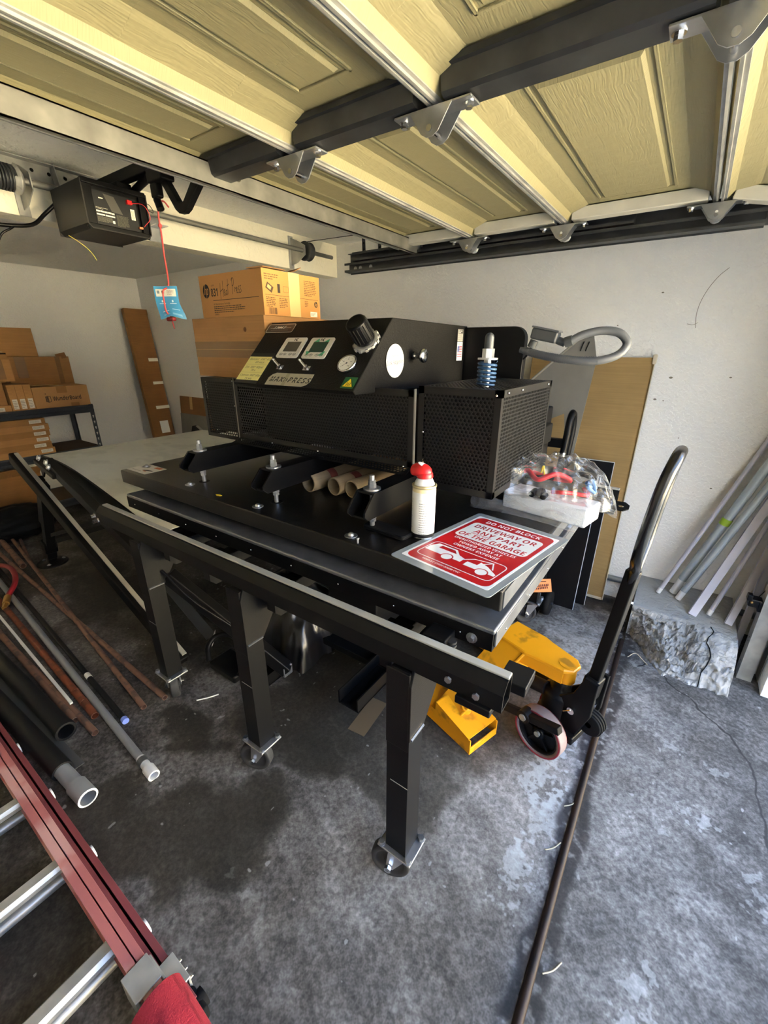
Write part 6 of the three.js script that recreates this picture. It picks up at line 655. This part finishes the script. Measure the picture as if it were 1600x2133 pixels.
// ---------- shelf unit and boxes ----------
{ const SU = new Thing('shelf_unit', 'dark blue grey steel shelf unit against the back wall', 'shelf', [-5.0, 0, -1.0]); const Z0 = -1.85, Z1 = 0.1;
  for (const [x, z] of [[-4.75, Z0], [-5.26, Z0], [-4.75, Z1], [-5.26, Z1]]) { const s = x > -5 ? 1 : -1, q = z < -1 ? 1 : -1; const po = SU.p('post', mg([bb(x - 0.0015, 0, z, x + 0.0015, 0.985, z + q * 0.036), bb(x - s * 0.036, 0, z - 0.0015, x, 0.985, z + 0.0015)]), M.shelfm, { label: 'slotted steel post' }); if (z < -1) for (let k = 0; k < 16; k++) { SU.p('slot', mg([cyl([x + s * 0.0012, 0.93 - k * 0.055, z + 0.018], [x + s * 0.0022, 0.93 - k * 0.055, z + 0.018], 0.0075, 8), bb(x + s * 0.0012, 0.912 - k * 0.055, z + 0.0145, x + s * 0.0022, 0.93 - k * 0.055, z + 0.0215)]), M.wall, { to: po }); } }
  for (const y of [0.98, 0.58, 0.12]) { const b = SU.p('shelf_beam', mg([extZ([[-4.748, y - 0.07], [-4.742, y - 0.045], [-4.748, y - 0.035], [-4.742, y - 0.01], [-4.745, y], [-4.77, y], [-4.77, y - 0.07]], Z0, Z1), bb(-5.27, y - 0.07, Z0, -5.25, y, Z1), bb(-5.26, y - 0.06, Z0, -4.75, y - 0.005, Z0 + 0.01)]), M.shelfm, { label: 'steel shelf beam' }); SU.p('shelf_board', bb(-5.26, y - 0.012, Z0 + 0.01, -4.765, y - 0.001, Z1), M.wood, { label: 'brown particle board' }); }
  const lab = (x) => canvas(128, 64, (c) => { c.fillStyle = '#dedbd2'; c.fillRect(0, 0, 128, 64); scrib(c, 8, 12, 110, 5, 10, '#8a867c', 0.4); }); const LB = lab();
  const sticker = (T, z, y, w, h, x) => T.p('label', place(decal(w, h, 0.001, 0.0006), [x, y, z], [0, 0, -1], [0, 1, 0]), LB, { uv: true, label: 'white address label' });
  const wb = canvas(1024, 400, (x, w, h) => { kraftBg(x, w, h, '#a57c4d'); x.fillStyle = '#8c6638'; x.fillRect(430, 0, 190, 130); x.fillRect(640, 330, 160, 70); x.fillStyle = '#2c2018'; x.font = 'bold 112px sans-serif'; x.fillText('WunderBoard', 330, 270, 540); x.strokeStyle = '#2c2018'; x.lineWidth = 9; x.strokeRect(205, 185, 10, 96); x.strokeRect(228, 178, 10, 112); x.beginPath(); x.moveTo(250, 174); x.lineTo(292, 186); x.lineTo(292, 276); x.lineTo(250, 296); x.closePath(); x.stroke(); x.fillStyle = '#4a2c1a'; x.beginPath(); x.arc(215, 130, 10, 0, 7); x.fill(); });
  const W = carton('board_box', 'brown WunderBoard carton on the shelf end', -5.1, 0.981, -1.845, -4.77, 1.165, -1.405, { px: wb, base: M.card }); W.p('tape', bb(-4.9, 1.165, -1.66, -4.769, 1.1662, -1.58), M.tape); W.p('folded_flap', bar([-4.95, 1.172, -1.52], [-4.8, 1.178, -1.5], 0.2, 0.004, V(0, 1, 0)), M.kraft);
  const B2 = carton('taped_box', 'brown taped carton behind the WunderBoard box', -5.25, 0.981, -1.88, -5.12, 1.415, -1.37, { base: M.card2 }); B2.tape(-5.1195, 1.15, -1.8, -5.118, 1.415, -1.76); B2.tape(-5.1195, 1.23, -1.52, -5.118, 1.415, -1.44); B2.p('torn_corner', bar([-5.13, 1.41, -1.78], [-5.12, 1.43, -1.86], 0.01, 0.05, V(0, 1, 0)), M.card3);
  single('cardboard_sheet', 'large plain cardboard panel standing behind the boxes', 'cardboard', bar([-5.27, 0.985, -1.3], [-5.305, 1.668, -1.3], 0.78, 0.008, V(1, 0, 0)), M.card, [-5.27, 0.985, -1.3]);
  ['leftmost upright slim box beside the WunderBoard carton', 'middle upright slim box beside the WunderBoard carton', 'upright slim box touching the WunderBoard carton'].forEach((l, i) => { const z = -1.235 - i * 0.056; const T = carton('slim_box', l, -5.05, 0.981, z - 0.054, -4.77, 1.195, z, { base: M.card }, 'slim boxes standing on the shelf'); sticker(T, z - 0.03, 1.035, 0.036, 0.085, -4.7695); });
  const O = carton('flat_box', 'low flat box with a label left of the slim boxes', -5.05, 0.981, -1.23, -4.77, 1.03, -0.9, { base: M.card }); sticker(O, -1.14, 1.0, 0.085, 0.032, -4.7695);
  carton('open_box', 'open carton with bent flap at the left frame edge', -5.05, 1.031, -1.22, -4.8, 1.22, -0.8, { base: M.card2 }).p('bent_flap', mg([bar([-4.8, 1.22, -1.02], [-4.77, 1.29, -1.02], 0.36, 0.004, V(1, 0, 0))]), M.card2);
  const U = carton('upper_box', 'taped carton stacked at the left frame edge', -5.1, 1.221, -1.335, -4.86, 1.4, -0.8, { base: M.card }); U.tape(-4.8595, 1.24, -1.28, -4.858, 1.4, -1.22); const U2 = carton('labelled_box', 'thin box with a white label on the taped carton', -5.1, 1.401, -1.32, -4.84, 1.46, -0.8, { base: M.card2 }); U2.p('label', bb(-4.9, 1.46, -1.3, -4.842, 1.4612, -1.05), M.paper); U2.p('dark_gap', bb(-4.841, 1.442, -1.318, -4.8385, 1.452, -0.85), M.rubber);
  for (let i = 0; i < 6; i++) { const y = 0.8625 - i * 0.0535, z = -1.435 - [0, 0.018, 0.012, 0.0, 0.005, 0.02][i]; const T = carton('mailer_box', ['topmost', 'second from top', 'third from top', 'fourth from top', 'fifth from top', 'lowest'][i] + ' flat mailer box in the stack on the middle shelf', -5.1, y - 0.012 - 0.001, z, -4.755, y + 0.04, -0.6, { base: i % 2 ? M.card : M.card2 }, 'flat mailer boxes stacked on the shelf'); sticker(T, z + 0.075 + [0.0, 0.005, 0, -0.02, 0.015, -0.01][i], y + 0.014, 0.09, 0.03, -4.7545); }
  const lo = carton('lower_box', 'open brown carton under the lowest visible shelf', -5.1, 0.122, -1.3, -4.8, 0.42, -0.7, { base: M.card3 }); lo.p('flap', bar([-4.8, 0.42, -1.0], [-4.68, 0.5, -1.0], 0.6, 0.005, V(0, 1, 0)), M.card2);
}
// tall narrow carton in the corner
{ const T = new Thing('tall_carton', 'tall narrow brown carton leaning in the back corner', 'box', [-5.1, 0, -2.6]); const a = V(-5.0, 0.02, -2.655), b = V(-5.22, 1.89, -2.66); const d = b.clone().sub(a).normalize(), nrm = V(0, 0, 1).cross(d).multiplyScalar(-1).normalize(); if (nrm.x < 0) nrm.multiplyScalar(-1);
  T.p('carton', bar(a, b, 0.25, 0.05, nrm), M.card3); const on = (t, z, w, h, m, n, l, th = 0.004) => { const c = a.clone().lerp(b, t).addScaledVector(nrm, 0.0255); c.z = z; T.p(n, place(sheet(w, h, th), c, V(0, 0, -1), d), m, { label: l }); };
  on(0.72, -2.73, 0.11, 0.035, M.paper, 'label', 'white torn label'); on(0.585, -2.725, 0.12, 0.03, M.paper, 'label', 'white torn label'); on(0.44, -2.71, 0.16, 0.035, M.paper, 'label', 'white torn label'); on(0.32, -2.68, 0.1, 0.14, M.white, 'shipping_label', 'white shipping label', 0.002); on(0.985, -2.66, 0.25, 0.06, M.card3, 'torn_top', 'torn top end', 0.012); }
{ const T = new Thing('folded_carton', 'folded brown carton leaning low on the side wall behind fabric bed', 'cardboard', [-4.5, 0, -2.74]); T.p('board', bar([-4.48, 0.01, -2.7], [-4.48, 0.985, -2.78], 0.6, 0.02, V(0, 0, 1)), M.card3); T.p('tape', bar([-4.56, 0.85, -2.757], [-4.56, 0.987, -2.768], 0.05, 0.004, V(0, 0, 1)), M.kraft); T.p('grey_sheet', bar([-4.48, 0.02, -2.675], [-4.48, 0.8, -2.74], 0.56, 0.006, V(0, 0, 1)), M.greym); }
// marks on the wall: small chips of bare plaster
renderer.render(scene, camera);
